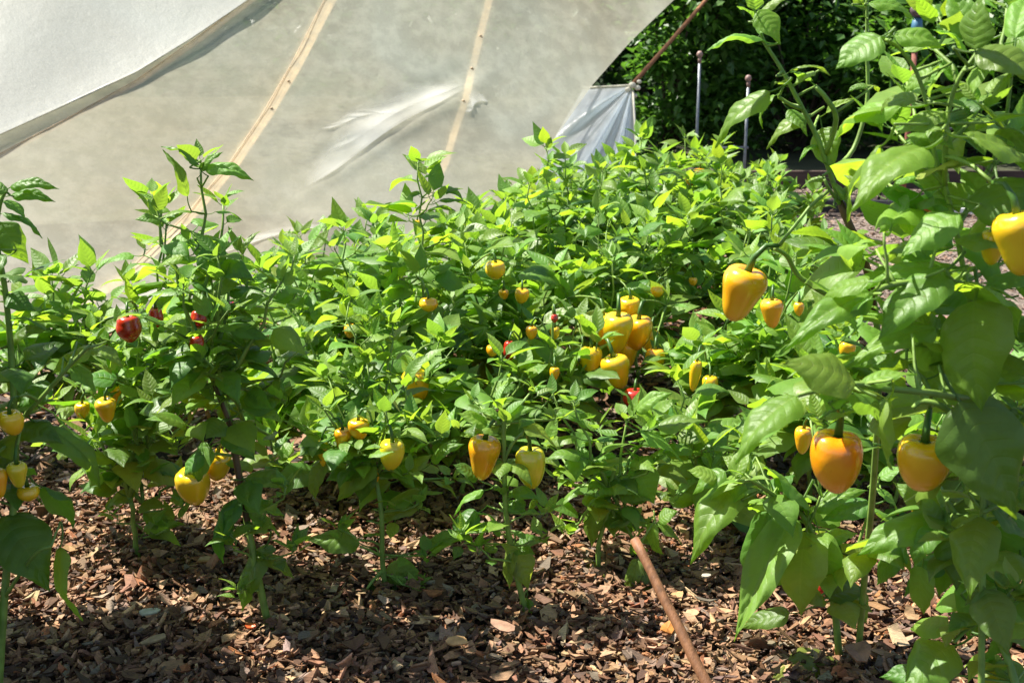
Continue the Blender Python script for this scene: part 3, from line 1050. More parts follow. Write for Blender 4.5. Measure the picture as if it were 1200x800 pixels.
def crown(name, centers, sig, nl, size, mat, parent, seed, flat=.55):
    r = np.random.default_rng(seed)
    cs = np.asarray(centers)
    idx = r.integers(0, len(cs), nl)
    p = cs[idx][:, :3] + r.normal(0, 1, (nl, 3)) * (sig * r.uniform(.5, 1.2, len(cs))[idx])[:, None] * np.array([1, 1, flat])
    L = size * r.uniform(.6, 1.25, nl); W = L * r.uniform(.22, .34, nl)
    az = r.uniform(0, 2 * np.pi, nl); el = r.normal(-.35, .4, nl)
    d = np.stack([np.cos(az) * np.cos(el), np.sin(az) * np.cos(el), np.sin(el)], -1)
    up = np.stack([r.normal(0, .4, nl), r.normal(0, .4, nl), np.ones(nl)], -1)
    s_ = np.cross(d, up); s_ /= np.linalg.norm(s_, axis=1)[:, None]
    n_ = np.cross(s_, d)
    a = p; e = p + d * L[:, None]
    m1 = p + d * (L * .38)[:, None] + s_ * W[:, None] + n_ * (W * .3)[:, None]
    m2 = p + d * (L * .38)[:, None] - s_ * W[:, None] + n_ * (W * .3)[:, None]
    c1 = p + d * (L * .45)[:, None]
    v = np.stack([a, m1, e, m2], 1).reshape(-1, 3)
    f = (np.array([[0, 1, 2], [0, 2, 3]])[None] + (np.arange(nl) * 4)[:, None, None]).reshape(-1, 3)
    t = np.repeat(np.clip(r.random(nl) * .6 + r.random(len(cs))[idx] * .4, 0, 1), 4)
    col = np.stack([t, t, t, np.ones_like(t)], -1)
    v = v - np.array(parent.location)
    me = np_mesh(name, v, f, mat, False, col)
    return link(name, me, parent)

def tree(x, y, h, cr, seed, label, cz, nl=14000, size=.13, mat=None, name='tree', group='trees of the wood'):
    r = random.Random(seed)
    t = empty(name, (x, y, 0), label, 'tree', group)
    mb = MB()
    lean = Vector((r.uniform(-.3, .3), r.uniform(-.2, .2), 0))
    top = Vector((x, y, 0)) + lean + Vector((0, 0, h * .85))
    tp = [Vector((x, y, -.1)) + (top - Vector((x, y, -.1))) * (k / 7) + Vector((r.uniform(-.05, .05), r.uniform(-.05, .05), 0)) for k in range(8)]
    mb.tube(tp, [.13 * h / 5 * (1 - .11 * k) for k in range(8)], 10)
    cs = []
    for k in range(26):
        a = r.uniform(0, 6.28); q = r.uniform(.25, 1) ** .6; z = r.uniform(cz, h)
        prof = math.sin(min(1, max(.12, (z - cz) / (h - cz))) * math.pi * .9) * .6 + .55
        c = Vector((x + math.cos(a) * cr * q * prof, y + math.sin(a) * cr * q * prof, z))
        cs.append(c)
        if k % 2 == 0:
            st = tp[min(7, max(2, int(z / h * 6)))]
            mid = (st + c) / 2 + Vector((0, 0, -.1))
            mb.tube([st, mid, c], [.035, .022, .008], 6)
    mb.build('trunk', M_BARK, t, off=t.location)
    crown('crown', [tuple(c) for c in cs], cr * .30, nl, size, mat or M_CROWN, t, seed)
    return t

T = [(1.3, 12.1, 3.4, 1.7, 'dark broadleaf tree nearest the rope, in the edge of the wood'),
     (3.4, 12.4, 3.5, 1.8, 'dark broadleaf tree behind the grey metal trellis poles'),
     (5.6, 12.1, 3.5, 1.8, 'dark broadleaf tree at the right end of the wood edge'),
     (-1.2, 12.2, 3.6, 2.0, 'dark broadleaf tree seen dimly through the plastic film'),
     (2.3, 14.8, 5.2, 2.3, 'tall dark tree in the second rank, left of the trellis'),
     (4.7, 15.0, 5.3, 2.4, 'tall dark tree in the second rank, right of the trellis'),
     (7.6, 14.6, 5.2, 2.4, 'tall dark tree at the far right of the second rank')]
for i, (x, y, h, cr, lb) in enumerate(T):
    tree(x, y, h, cr, 400 + i, lb, .35 if y < 13 else .6, nl=15000 if y < 13 else 13000, size=.13 if y < 13 else .19)
SH = [(1.15, 9.0, 1.55, .75, 'light green shrub lit in patches beside the rope'),
      (2.2, 9.3, 1.7, .8, 'leafy shrub behind the first trellis pole'),
      (3.5, 9.2, 1.25, .8, 'low leafy shrub behind the red post'),
      (4.6, 9.1, 1.15, .8, 'low leafy shrub at the right edge of the garden')]
for i, (x, y, h, cr, lb) in enumerate(SH):
    t = empty('shrub', (x, y, 0), lb, 'shrub', 'shrubs along the edge of the wood')
    r = random.Random(70 + i); mb = MB(); cs = []
    for k in range(16):
        a = r.uniform(0, 6.28); q = r.random() ** .5; z = h * r.uniform(.12, 1)
        c = Vector((x + math.cos(a) * cr * q * .9, y + math.sin(a) * cr * q * .7, z)); cs.append(c)
        mb.tube([Vector((x + r.uniform(-.05, .05), y, -.03)), (Vector((x, y, 0)) + c) / 2 + Vector((0, 0, .1)), c], [.018, .011, .004], 5)
    mb.build('branches', M_BARK, t, off=t.location)
    crown('crown', [tuple(c) for c in cs], .19, 9000, .085, M_SHRUB, t, 90 + i, .8)
# wooded slope behind everything
mb = MB()
NX3, NY3 = 60, 14
for j in range(NY3 + 1):
    for i in range(NX3 + 1):
        x = -60 + i * 2; y = 16 + j * 3
        z = min(13, j * 1.9) + .9 * math.sin(x * .7 + j) + .7 * math.sin(x * 1.9 + j * 2.1) if j else -.2
        mb.v.append(Vector((x, y, z)))
for j in range(NY3):
    for i in range(NX3):
        a = j * (NX3 + 1) + i
        mb.f.append((a, a + 1, a + NX3 + 2, a + NX3 + 1))
o = mb.build('wooded_hill', simple('hill_wood', (.016, .034, .010), .95, 1.2, var=.6, bump=.3, bscale=1.5))
o['kind'] = 'structure'

# ================================================================== GARDEN FURNITURE
M_GALV = simple('galvanised', (.20, .215, .23), .5, 30, metal=.5)
M_TERRA = simple('terracotta_ball', (.27, .17, .14), .5, 20)
M_MAUVE = simple('mauve_glaze', (.13, .09, .10), .25, 20, spec=.7)
M_BLUE = simple('blue_band', (.05, .14, .22), .5, 20)
M_RUST = simple('rusty_red_post', (.22, .075, .05), .75, 30, bump=.002, bscale=60)
M_BOARD = simple('brown_board', (.075, .048, .038), .8, 14, bump=.003, bscale=30, stretch=(.2, 1, 1))
M_BLACK = simple('black_edging', (.02, .021, .024), .5, 10)
M_WHITE = simple('white_edging', (.62, .63, .62), .6, 10)

tr = empty('trellis', G(850, 262), 'galvanised two-pole trellis with small pink ball tops', 'trellis')
for (px, yt, yb) in ((820, 72, 262), (877, 100, 266)):
    gp = G(px, yb)
    Yp = 6.0
    a = P(px, yt, Yp); b = Vector((a.x, Yp, -.02))
    mb = MB(); mb.tube([b, a], .0075, 10); mb.build('pole', M_GALV, tr, off=tr.location)
    mb = MB(); mb.ball(P(px, yt - 8, Yp), .016, 12, 8, 1.1); mb.tube([a - Vector((0, 0, .01)), a + Vector((0, 0, .02))], .009, 10)
    mb.build('ball_top', M_TERRA, tr, off=tr.location)
for yb in (174,):
    mb = MB(); mb.tube([P(820, yb, 6.0), P(877, yb - 1, 6.0)], .007, 8); mb.build('crossbar', M_GALV, tr, off=tr.location)
    mb = MB(); mb.ball(P(860, yb - 1, 5.99), .012, 8, 6); mb.build('clamp', M_GALV, tr, off=tr.location)
post = empty('garden_post', G(1072, 272), 'rusty red garden post with mauve ball and blue band on top', 'garden post')
a = P(1072, 60, 5.8); mb = MB(); mb.tube([Vector((a.x, 5.8, -.02)), Vector((a.x, 5.8, a.z))], .013, 10); mb.build('shaft', M_RUST, post, off=post.location)
mb = MB(); mb.tube([a + Vector((0, 0, .0)), a + Vector((0, 0, .04))], [.019, .019], 12); mb.build('collar', M_GALV, post, off=post.location)
mb = MB(); mb.tube([a + Vector((0, 0, .045)), a + Vector((0, 0, .11)), a + Vector((0, 0, .15))], [.020, .026, .022], 12); mb.build('blue_band', M_BLUE, post, off=post.location)
mb = MB(); mb.ball(a + Vector((0, 0, .185)), .038, 18, 12, .9); mb.build('ball_top', M_MAUVE, post, off=post.location)

bed = empty('raised_bed', (2.4, 7.0, 0), 'low brown timber raised bed beyond the gravel path', 'raised bed')
for k, (z, yy) in enumerate(((.055, 0),)):
    for x0 in (1.2, 2.75, 4.3):
        mb = MB(); mb.box((x0 + .76, 6.98 + yy, z), (1.515, .035, .105)); mb.build('board', M_BOARD, bed, False, off=bed.location)
for x0 in (1.2, 2.74, 4.28):
    mb = MB(); mb.box((x0, 6.93, .07), (.06, .06, .16)); mb.build('corner_post', M_BOARD, bed, False, off=bed.location)
edge = empty('path_edging', (2.2, 6.1, 0), 'black and white edging strip lying along the gravel path', 'edging')
mb = MB(); mb.box((2.6, 6.15, .025), (3.2, .05, .06)); mb.build('black_strip', M_BLACK, edge, False, off=edge.location)
mb = MB(); mb.box((2.15, 6.09, .012), (.55, .04, .03)); mb.build('white_strip', M_WHITE, edge, False, off=edge.location)
t = empty('metal_hoop', (2.35, 6.3, 0), 'thin dark metal hoop standing at the right behind the big leaves', 'garden hoop')
mb = MB(); mb.tube([Vector((2.0 + .55 * (1 - math.cos(k / 12 * math.pi)), 6.5, .42 * math.sin(k / 12 * math.pi))) for k in range(13)], .008, 6); mb.build('rod', M_BLACK, t, off=t.location)

# the cut cane leaning in the foreground
M_CANE = simple('terracotta_cane', (.21, .095, .042), .6, 22, var=.5, bump=.0008, bscale=70, stretch=(4, 4, .5))
M_CUT = simple('cane_cut_end', (.50, .27, .13), .8, 60)
ca, cb = P(744, 632, 1.52), P(843, 830, 1.36)
cn = empty('cane', cb, 'reddish brown cut cane leaning in the foreground mulch', 'garden cane')
mb = MB(); mb.tube([cb + (ca - cb) * (k / 10) + Vector((.0006 * math.sin(k * 1.7), 0, 0)) for k in range(11)], [.0076 - .0001 * k + .0003 * math.sin(k * 2.1) for k in range(11)], 16)
mb.build('shaft', M_CANE, cn, off=cb)
d_ = (ca - cb).normalized(); mb = MB(); mb.tube([ca - d_ * .001, ca + d_ * .0012], .0063, 16); mb.build('cut_end', M_CUT, cn, False, off=cb)

# ================================================================== FOREGROUND PLANTS (placed leaf by leaf)
DK, LF, YG, YL = M_DARK, M_LEAF, M_YOUNG, M_YELLOW
# --- tall leaning plant, upper right
Y1 = 1.45
pA = Plant(G(1005, 775), 'lanky pepper plant with a reddish lower stem leaning left below the upper right corner', seed=1)
hero_stem(pA, [(1005, 775, 1.64), (1012, 690, 1.62), (1024, 560, 1.54), (1030, 420, 1.47), (1018, 320, 1.46), (997, 267, Y1), (983, 233, Y1), (960, 167, Y1), (933, 113, Y1), (912, 75, Y1), (895, 48, Y1), (888, 22, Y1)], .0052, .0018)
hero_stem(pA, [(975, 200, Y1), (1000, 175, Y1 + .03), (1016, 120, Y1 + .04), (1016, 60, Y1 + .04), (1016, -8, Y1 + .04)], .0032, .0020)
hero_stem(pA, [(968, 180, Y1), (980, 140, 1.42), (968, 115, 1.41), (956, 102, 1.41)], .0035, .0026)
hero_stem(pA, [(940, 128, Y1), (925, 122, 1.44), (912, 113, 1.44)], .0026, .0018)
hero_stem(pA, [(985, 240, Y1), (972, 222, 1.43), (966, 210, 1.43)], .0026, .0018)
for b, t, wd, mat, roll, var in [((894, 47), (828, 60), 27, YG, 25, 1), ((889, 26), (862, 8), 16, YG, 0, 3), ((889, 12), (917, 52), 30, LF, 20, 0), ((892, 14), (950, -6), 20, YG, -20, 1),
        ((886, 12), (872, -14), 22, YG, 0, 3), ((902, 107), (838, 175), 44, LF, 0, 1), ((908, 112), (894, 152), 20, LF, 30, 2), ((925, 84), (974, 90), 17, YG, -30, 2),
        ((955, 84), (930, 100), 24, YG, 20, 0), ((950, 95), (926, 84), 14, YG, 20, 0), ((947, 134), (898, 176), 30, YG, 0, 1), ((925, 128), (948, 160), 20, LF, -20, 0), ((968, 132), (1003, 117), 12, LF, 0, 3),
        ((963, 150), (979, 200), 34, LF, 20, 0), ((968, 208), (938, 222), 15, YG, 10, 1), ((975, 215), (992, 252), 16, LF, 0, 2), ((1016, 101), (993, 109), 11, LF, 0, 2), ((1016, 101), (1030, 110), 12, LF, 0, 2),
        ((920, 100), (905, 100), 12, YG, 0, 3), ((1012, 12), (988, -12), 22, YG, 0, 1), ((1018, 5), (1072, 24), 26, LF, -10, 1), ((985, 235), (1010, 215), 16, LF, 0, 3), ((958, 170), (936, 190), 12, LF, 0, 1),
        ((890, 40), (902, 22), 12, YG, 0, 3), ((1016, -4), (1035, -30), 20, YG, 0, 1)]:
    pA.hero(b, t, Y1 + pA.r.uniform(-.03, .03), wd, roll=roll, var=var, mat=mat, dY=pA.r.uniform(-.03, .02))
for (x, y) in ((1000, 290), (1022, 345), (1030, 420), (1008, 300), (1035, 470), (1028, 520), (1018, 640)):
    for k in range(4): pA.auto_leaf(P(x, y, 1.46), pA.r.uniform(0, 6.28), .07, .8)
mbs = MB(); qs = [P(*a) for a in ((1024, 372, 1.463), (1018, 322, 1.458), (1008, 290, 1.455), (997, 267, Y1), (989, 249, Y1), (982, 231, Y1))]
mbs.tube(qs, [.0056, .0054, .0052, .005, .0047, .0040], 8); mbs.build('old_stem', M_STEMB, pA.root, off=pA.base)
pA.pepper(867, 345, 1.42, 54, 67, 'orange', 0, 14, 'large glossy yellow orange pepper hanging alone on a curved stalk', rot=.6)
hero_stem(pA, [(1018, 330, 1.46), (975, 345, 1.45), (945, 330, 1.44), (932, 318, 1.44), (922, 300, 1.43), (908, 291, 1.42)], .0036, .0026)
pA.finish()

# --- big leafy plant filling the right side
pB = Plant(P(1150, 980, 1.12) * 1.0, 'large pepper plant with broad sunlit leaves filling the right side', seed=2)
pB.root.location.z = 0; pB.base.z = 0
Y2 = 1.18
hero_stem(pB, [(1150, 1000, 1.12), (1150, 800, 1.14), (1152, 600, 1.16), (1150, 450, 1.17), (1142, 380, Y2), (1132, 330, Y2), (1120, 270, Y2), (1107, 217, Y2), (1095, 180, Y2), (1088, 130, Y2), (1073, 83, Y2), (1052, 55, Y2), (1038, 47, Y2)], .0040, .0018)
hero_stem(pB, [(1107, 217, Y2), (1108, 170, Y2 - .02), (1113, 123, Y2 - .02), (1125, 90, Y2 - .03), (1142, 66, Y2 - .03), (1150, 50, Y2 - .03)], .0030, .0014)
hero_stem(pB, [(1120, 270, Y2), (1150, 215, Y2 + .04), (1175, 160, Y2 + .06), (1185, 90, Y2 + .06), (1192, 20, Y2 + .06)], .0032, .0016)
hero_stem(pB, [(1135, 340, Y2), (1085, 330, Y2 - .05), (1040, 335, Y2 - .07), (1020, 345, Y2 - .08)], .0036, .0024)
hero_stem(pB, [(1150, 470, 1.17), (1090, 460, 1.10), (1040, 455, 1.08), (1003, 450, 1.06), (955, 458, 1.05), (935, 463, 1.05)], .0042, .0024)
hero_stem(pB, [(1150, 520, 1.17), (1110, 480, 1.14), (1082, 470, 1.14), (1070, 478, 1.14)], .0036, .0026)
for b, t, wd, mat, roll, var, dy in [
        ((1032, 43), (980, 84), 44, YG, -10, 0, 0), ((1048, 42), (1107, 58), 30, LF, 10, 1, 0), ((1040, 40), (1022, 18), 18, YG, 0, 3, 0), ((1092, 80), (1060, 111), 30, YG, 0, 0, .02), ((1105, 84), (1094, 126), 26, YG, 30, 2, .02),
        ((1080, 173), (998, 250), 66, LF, -8, 1, -.05), ((1030, 172), (991, 262), 36, LF, 25, 0, .06), ((1108, 131), (1048, 160), 36, LF, 10, 4, 0), ((1058, 124), (978, 166), 40, LF, 0, 1, .08), ((1075, 118), (1032, 135), 16, YG, 0, 2, .05),
        ((1143, 60), (1218, 98), 58, YG, -15, 1, -.02), ((1142, 58), (1150, -12), 52, YG, 10, 0, 0), ((1136, 46), (1118, -22), 34, LF, 0, 3, .03), ((1146, 66), (1164, 96), 24, YG, 0, 2, 0), ((1190, 45), (1212, -5), 34, YG, 0, 1, .05),
        ((1133, 62), (1092, 35), 16, LF, 0, 1, 0), ((1120, 95), (1098, 62), 16, YG, 0, 3, .02), ((1135, 160), (1218, 203), 66, LF, 5, 0, .03), ((1168, 208), (1184, 285), 74, DK, 0, 4, -.04), ((1066, 235), (1030, 276), 38, LF, -10, 0, .04),
        ((1073, 207), (1038, 229), 14, YG, 0, 1, 0), ((1125, 250), (1052, 300), 52, YG, 0, 4, 0), ((1112, 214), (1118, 252), 38, LF, 0, 4, -.02), ((1100, 222), (1064, 180), 26, LF, 0, 0, .03), ((1150, 230), (1128, 195), 26, YG, 0, 3, .03),
        ((1107, 316), (1031, 402), 58, LF, -5, 0, -.03), ((1103, 312), (1008, 342), 34, LF, 0, 1, .03), ((1020, 342), (918, 413), 44, LF, -20, 1, -.03), ((1018, 330), (962, 352), 38, LF, 10, 0, .04), ((1142, 352), (1157, 484), 98, LF, 0, 0, -.04),
        ((1003, 450), (912, 420), 66, LF, 0, 4, 0), ((1010, 448), (1075, 437), 28, LF, 0, 0, 0), ((933, 464), (862, 545), 58, LF, 0, 1, -.03), ((1097, 385), (986, 434), 30, YG, -15, 1, -.02), ((1040, 468), (1050, 545), 56, LF, 0, 4, .03),
        ((1125, 470), (1198, 606), 100, DK, 0, 0, -.02), ((1208, 322), (1150, 345), 38, LF, 0, 0, -.02), ((1122, 285), (1185, 300), 34, LF, 0, 1, .03), ((1130, 330), (1190, 395), 60, LF, 0, 0, .06), 
        ((1000, 460), (1035, 500), 34, YG, 0, 4, .04), ((1020, 350), (1005, 395), 30, YG, 20, 2, .04), ((945, 470), (915, 505), 24, LF, 0, 0, .03), ((1185, 90), (1160, 120), 30, YG, 0, 0, .03), ((1178, 150), (1205, 190), 40, YG, 0, 1, .02),
        ((1090, 150), (1120, 175), 26, YG, 0, 0, -.02), ((1200, 440), (1160, 420), 34, LF, 0, 0, .05), ((1080, 400), (1110, 450), 40, LF, 0, 4, .05), ((1060, 340), (1085, 385), 38, LF, 10, 0, .05), ((1155, 590), (1205, 640), 50, DK, 0, 0, .02),
        ((1110, 560), (1075, 600), 38, YG, 0, 0, .10), ((1080, 285), (1040, 310), 26, YG, 0, 1, .05), ((1165, 255), (1140, 300), 34, LF, 0, 2, .05), ((1055, 420), (1005, 430), 24, DK, 0, 0, .03), ((1015, 290), (1000, 320), 18, YG, 0, 1, .1), ((1045, 262), (1078, 285), 24, LF, 0, 1, .12), ((1150, 605), (1128, 700), 56, LF, 0, 4, -.05), ((1154, 690), (1186, 768), 50, DK, 0, 0, -.05)]:
    pB.hero(b, t, Y2 + pB.r.uniform(-.04, .03) - (.08 if (b[0] < 1050 and b[1] > 300) else 0) - (.05 if wd > 50 else 0), wd, roll=roll, var=var, mat=mat, dY=dy)
for (x, y, k) in ((1150, 600, 7), (1150, 480, 8), (1140, 380, 9), (1175, 160, 8), (1120, 270, 9), (1090, 330, 8), (1088, 130, 5), (1060, 455, 7), (1110, 480, 5), (1190, 60, 6), (1040, 400, 7), (1010, 470, 5), (1190, 240, 7), (1060, 290, 6), (1190, 350, 6), (970, 440, 4), (1150, 720, 4), (1190, 640, 5), (1040, 200, 5), (1130, 170, 6), (1080, 240, 5)):
    for _ in range(max(2, int(k * (.62 if y < 400 else .6)))): pB.auto_leaf(P(x + pB.r.uniform(-22, 22), y + pB.r.uniform(-28, 28), Y2 + pB.r.uniform(.08, .22)), pB.r.uniform(0, 6.28), pB.r.uniform(.065, .10), .8, pB.r.choice((LF, LF, YG)))
for (sx_, sy_, tx_, ty_, dd) in ((1107, 217, 1045, 150, .06), (1095, 180, 1062, 95, .08), (1120, 95, 1100, 20, .05), (1185, 90, 1180, 10, .05), (1150, 215, 1190, 165, .02), (1120, 270, 1040, 215, .08), (1132, 330, 1190, 300, .10),
        (1132, 330, 1075, 360, .06), (1142, 380, 1195, 400, .08), (1085, 330, 1010, 300, .10), (1040, 335, 985, 385, .02), (1090, 460, 1060, 395, .06), (1040, 455, 950, 430, .02), (1003, 450, 960, 490, .0), (1150, 520, 1195, 480, .06), (1150, 450, 1105, 400, .04), (1107, 170, 1150, 120, .06)):
    pB.shoot(P(sx_, sy_, Y2), P(tx_, ty_, Y2 + dd), None, r0=.0024, size=.085, dens=.9, start=.25, side=False)
for (sx_, sy_, tx_, ty_, dd) in ((1152, 600, 1200, 560, .05), (1152, 640, 1110, 620, .05), (1151, 720, 1190, 690, .02)):
    pB.shoot(P(sx_, sy_, 1.15), P(tx_, ty_, 1.15 + dd), None, r0=.0024, size=.08, dens=.9, start=.25, side=False)
pB.pepper(978, 541, 1.24, 66, 74, 'deep', 1, 4, 'deep orange lobed pepper beside the large pale leaf', rot=.2)
pB.pepper(1081, 545, 1.17, 66, 70, 'orange', 1, 0, 'round orange pepper half shaded under dark leaves', rot=1.9)
pB.pepper(1196, 285, 1.08, 60, 74, 'yellow', 0, -10, 'yellow pepper at the right edge among upper leaves')
pB.pepper(1162, 290, 1.16, 30, 40, 'yellow', 2, 0)
pB.pepper(1088, 243, 1.50, 20, 24, 'red', 'r', 0, 'small red pepper high on the big right plant')
pB.finish()

# --- low bright plant at the bottom right
pE = Plant(G(983, 752), 'low young pepper plant with a big yellowish hanging leaf at the lower right', seed=3)
Y3 = 1.66
hero_stem(pE, [(983, 765, 1.66), (978, 715, Y3), (965, 665, Y3), (947, 615, Y3), (935, 598, Y3), (915, 585, Y3 - .02), (880, 562, Y3 - .05)], .0065, .003)
hero_stem(pE, [(947, 615, Y3), (955, 598, Y3), (962, 580, Y3)], .003, .002)
hero_stem(pE, [(982, 720, Y3), (1005, 640, Y3 + .05), (1022, 590, Y3 + .05), (1030, 560, Y3 + .05)], .0035, .002)
for b, t, wd, mat, roll, var, dy in [
        ((866, 560), (810, 662), 54, LF, -10, 1, -.06), ((868, 556), (818, 600), 40, LF, 30, 0, .02), ((930, 603), (853, 748), 52, YG, -25, 3, -.08), ((944, 622), (943, 724), 64, YL, 10, 0, -.03),
        ((944, 598), (888, 545), 58, LF, 0, 4, -.03), ((954, 598), (1018, 574), 26, YG, 0, 1, 0), ((1020, 590), (962, 612), 36, DK, 0, 0, 0), ((872, 552), (845, 535), 22, YG, 0, 0, .02),
        ((905, 575), (930, 555), 28, DK, 0, 0, .03), ((885, 590), (925, 650), 34, LF, 0, 2, .06), ((968, 700), (1022, 690), 36, DK, 0, 0, .02), ((925, 718), (868, 738), 32, DK, 0, 0, .03), ((930, 640), (880, 660), 30, DK, 0, 1, .06),
        ((985, 772), (893, 800), 62, YL, 0, 4, -.08), ((1030, 560), (1062, 545), 22, YG, 0, 0, 0), ((1028, 565), (1010, 540), 22, YG, 0, 3, 0), ((960, 640), (1005, 625), 26, LF, 0, 1, .03), ((862, 558), (880, 520), 24, LF, 0, 3, .03),
        ((1028, 575), (1050, 600), 24, LF, 0, 2, 0), ((950, 610), (925, 585), 18, YG, 0, 3, 0), ((900, 600), (880, 690), 46, DK, 0, 0, .02), ((960, 625), (985, 680), 36, LF, 0, 2, 0), ((950, 650), (905, 690), 36, LF, 0, 0, .0), ((985, 680), (1015, 730), 34, DK, 0, 1, .02), ((840, 560), (805, 552), 26, LF, 0, 0, 0), ((850, 552), (812, 580), 36, LF, 0, 1, 0)]:
    pE.hero(b, t, Y3 + pE.r.uniform(-.03, .02), wd, roll=roll, var=var, mat=mat, dY=dy)
for (x, y) in ((975, 700), (965, 665), (950, 625), (925, 590), (895, 570), (1000, 650), (1020, 600)):
    for _ in range(3): pE.auto_leaf(P(x, y, Y3), pE.r.uniform(0, 6.28), pE.r.uniform(.05, .08), .8, pE.r.choice((LF, YG)))
pE.rosette(P(962, 578, Y3), .035); pE.rosette(P(935, 600, Y3), .03); pE.rosette(P(875, 556, Y3 - .04), .04)
pE.pepper(941, 516, 1.72, 22, 34, 'orange', 2, 0)
pE.finish()

# --- bottom right corner plant
pF = Plant(P(1200, 905, 1.25), 'dark leaved pepper plant in the bottom right corner', seed=4)
pF.base.z = 0; pF.root.location.z = 0
Y4 = 1.38
hero_stem(pF, [(1200, 900, 1.28), (1190, 800, 1.34), (1160, 720, Y4), (1140, 650, Y4), (1118, 600, Y4), (1108, 585, Y4)], .0065, .003)
hero_stem(pF, [(1160, 720, Y4), (1135, 735, 1.36), (1118, 752, 1.34)], .0035, .0025)
hero_stem(pF, [(1160, 720, Y4), (1195, 690, 1.38), (1215, 640, 1.38)], .0035, .0025)
for b, t, wd, mat, roll, var, dy in [
        ((1104, 604), (1004, 654), 50, LF, 0, 0, 0), ((1100, 618), (1072, 664), 34, LF, 0, 2, 0), ((1132, 586), (1126, 694), 74, DK, 0, 0, -.04), ((1080, 664), (1085, 722), 42, LF, 0, 0, 0), ((1118, 756), (1053, 806), 68, LF, 0, 4, -.02),
        ((1150, 712), (1214, 775), 58, LF, 0, 0, 0), ((1212, 640), (1164, 655), 34, LF, 0, 0, 0), ((1200, 655), (1172, 700), 36, DK, 0, 2, 0), ((1090, 600), (1045, 565), 26, DK, 0, 0, .04), ((1062, 640), (1028, 688), 40, DK, 0, 0, .03),
        ((1165, 785), (1215, 800), 40, YG, 0, 1, 0), ((1095, 790), (1030, 795), 34, DK, 0, 0, .03), ((1190, 560), (1160, 610), 50, DK, 0, 4, 0), ((1120, 610), (1080, 560), 30, DK, 0, 1, .05), ((1190, 740), (1160, 790), 30, DK, 0, 1, .05), ((1168, 600), (1186, 700), 74, DK, 0, 0, .02), ((1150, 680), (1128, 745), 50, LF, 0, 4, -.02), ((1185, 690), (1160, 745), 50, DK, 0, 0, -.03), ((1110, 650), (1060, 700), 44, DK, 0, 1, .03), ((1140, 640), (1100, 700), 40, LF, 0, 2, .0), ((1165, 740), (1110, 720), 34, DK, 0, 1, .02), ((1195, 780), (1150, 812), 50, LF, 0, 0, -.03)]:
    pF.hero(b, t, Y4 + pF.r.uniform(-.02, .03), wd, roll=roll, var=var, mat=mat, dY=dy)
for (x, y) in ((1118, 600), (1140, 650), (1160, 720), (1190, 790), (1195, 690), (1130, 735)):
    for _ in range(3): pF.auto_leaf(P(x, y, Y4), pF.r.uniform(0, 6.28), pF.r.uniform(.06, .09), .8, pF.r.choice((LF, LF, DK)))
pF.pepper(1086, 590, 1.46, 44, 46, 'yellow', 3, 0)
pF.pepper(961, 690, 1.78, 16, 22, 'red', 'r', 0)
pF.finish()

# --- left edge plant in half shade
pL = Plant(P(10, 800, 1.42), 'shaded dark pepper plant cut by the left edge of the view', seed=5)
pL.base.z = 0; pL.root.location.z = 0
Y5 = 1.50
hero_stem(pL, [(-5, 860, 1.42), (5, 700, 1.45), (18, 560, 1.48), (14, 430, Y5), (6, 340, Y5), (-4, 280, Y5), (0, 240, Y5), (8, 222, Y5)], .0065, .0022)
hero_stem(pL, [(16, 500, 1.49), (45, 470, 1.46), (80, 430, 1.45), (105, 405, 1.45)], .0034, .0022)
hero_stem(pL, [(5, 700, 1.45), (40, 650, 1.42), (60, 640, 1.42)], .003, .002)
for b, t, wd, mat, roll, var, dy in [
        ((12, 219), (70, 222), 17, LF, 0, 1, 0), ((14, 228), (66, 237), 17, DK, 10, 1, 0), ((8, 225), (-20, 215), 20, YG, 0, 1, 0), ((5, 235), (30, 262), 24, YG, 0, 2, 0), ((2, 250), (50, 280), 20, LF, 0, 1, .02), ((0, 260), (28, 312), 34, DK, 10, 4, 0),
        ((8, 300), (-20, 330), 34, DK, 0, 4, 0), ((10, 345), (38, 368), 30, DK, 0, 4, 0), ((12, 400), (60, 385), 24, DK, 0, 1, 0), ((108, 408), (60, 440), 30, LF, 0, 0, 0), ((105, 405), (145, 432), 34, LF, 0, 1, 0), ((60, 450), (20, 480), 50, DK, 0, 0, -.02),
        ((20, 500), (75, 520), 40, DK, 0, 1, 0), ((18, 540), (-30, 560), 40, DK, 0, 0, 0), ((55, 500), (118, 572), 34, DK, 0, 1, .04), ((2, 605), (64, 690), 74, DK, 0, 0, -.03), ((70, 640), (98, 728), 40, LF, 30, 1, -.02), ((52, 570), (90, 622), 42, DK, 0, 4, .05),
        ((-10, 690), (-4, 760), 40, LF, 20, 3, -.04), ((10, 560), (50, 590), 30, DK, 0, 0, .03), ((85, 428), (115, 462), 34, LF, 0, 0, 0), ((40, 470), (10, 440), 30, DK, 0, 0, 0), ((-6, 640), (30, 620), 26, DK, 0, 0, .04)]:
    pL.hero(b, t, Y5 + pL.r.uniform(-.02, .02) - (.05 if b[1] > 560 else 0), wd, roll=roll, var=var, mat=mat, dY=dy)
for y in (330, 380, 430, 470, 510, 560):
    for k in range(4): pL.auto_leaf(P(8 + pL.r.uniform(-8, 8), y, Y5), pL.r.uniform(0, 6.28), .06, .8, pL.r.choice((DK, DK, LF)))
pL.pepper(13, 496, 1.43, 30, 30, 'yellow', 1, 0)
pL.pepper(21, 556, 1.42, 25, 32, 'lime', 0, 0)
pL.pepper(-3, 566, 1.41, 26, 36, 'orange', 0, 0)
pL.pepper(33, 577, 1.46, 26, 20, 'yellow', 3, 0)
pL.finish()

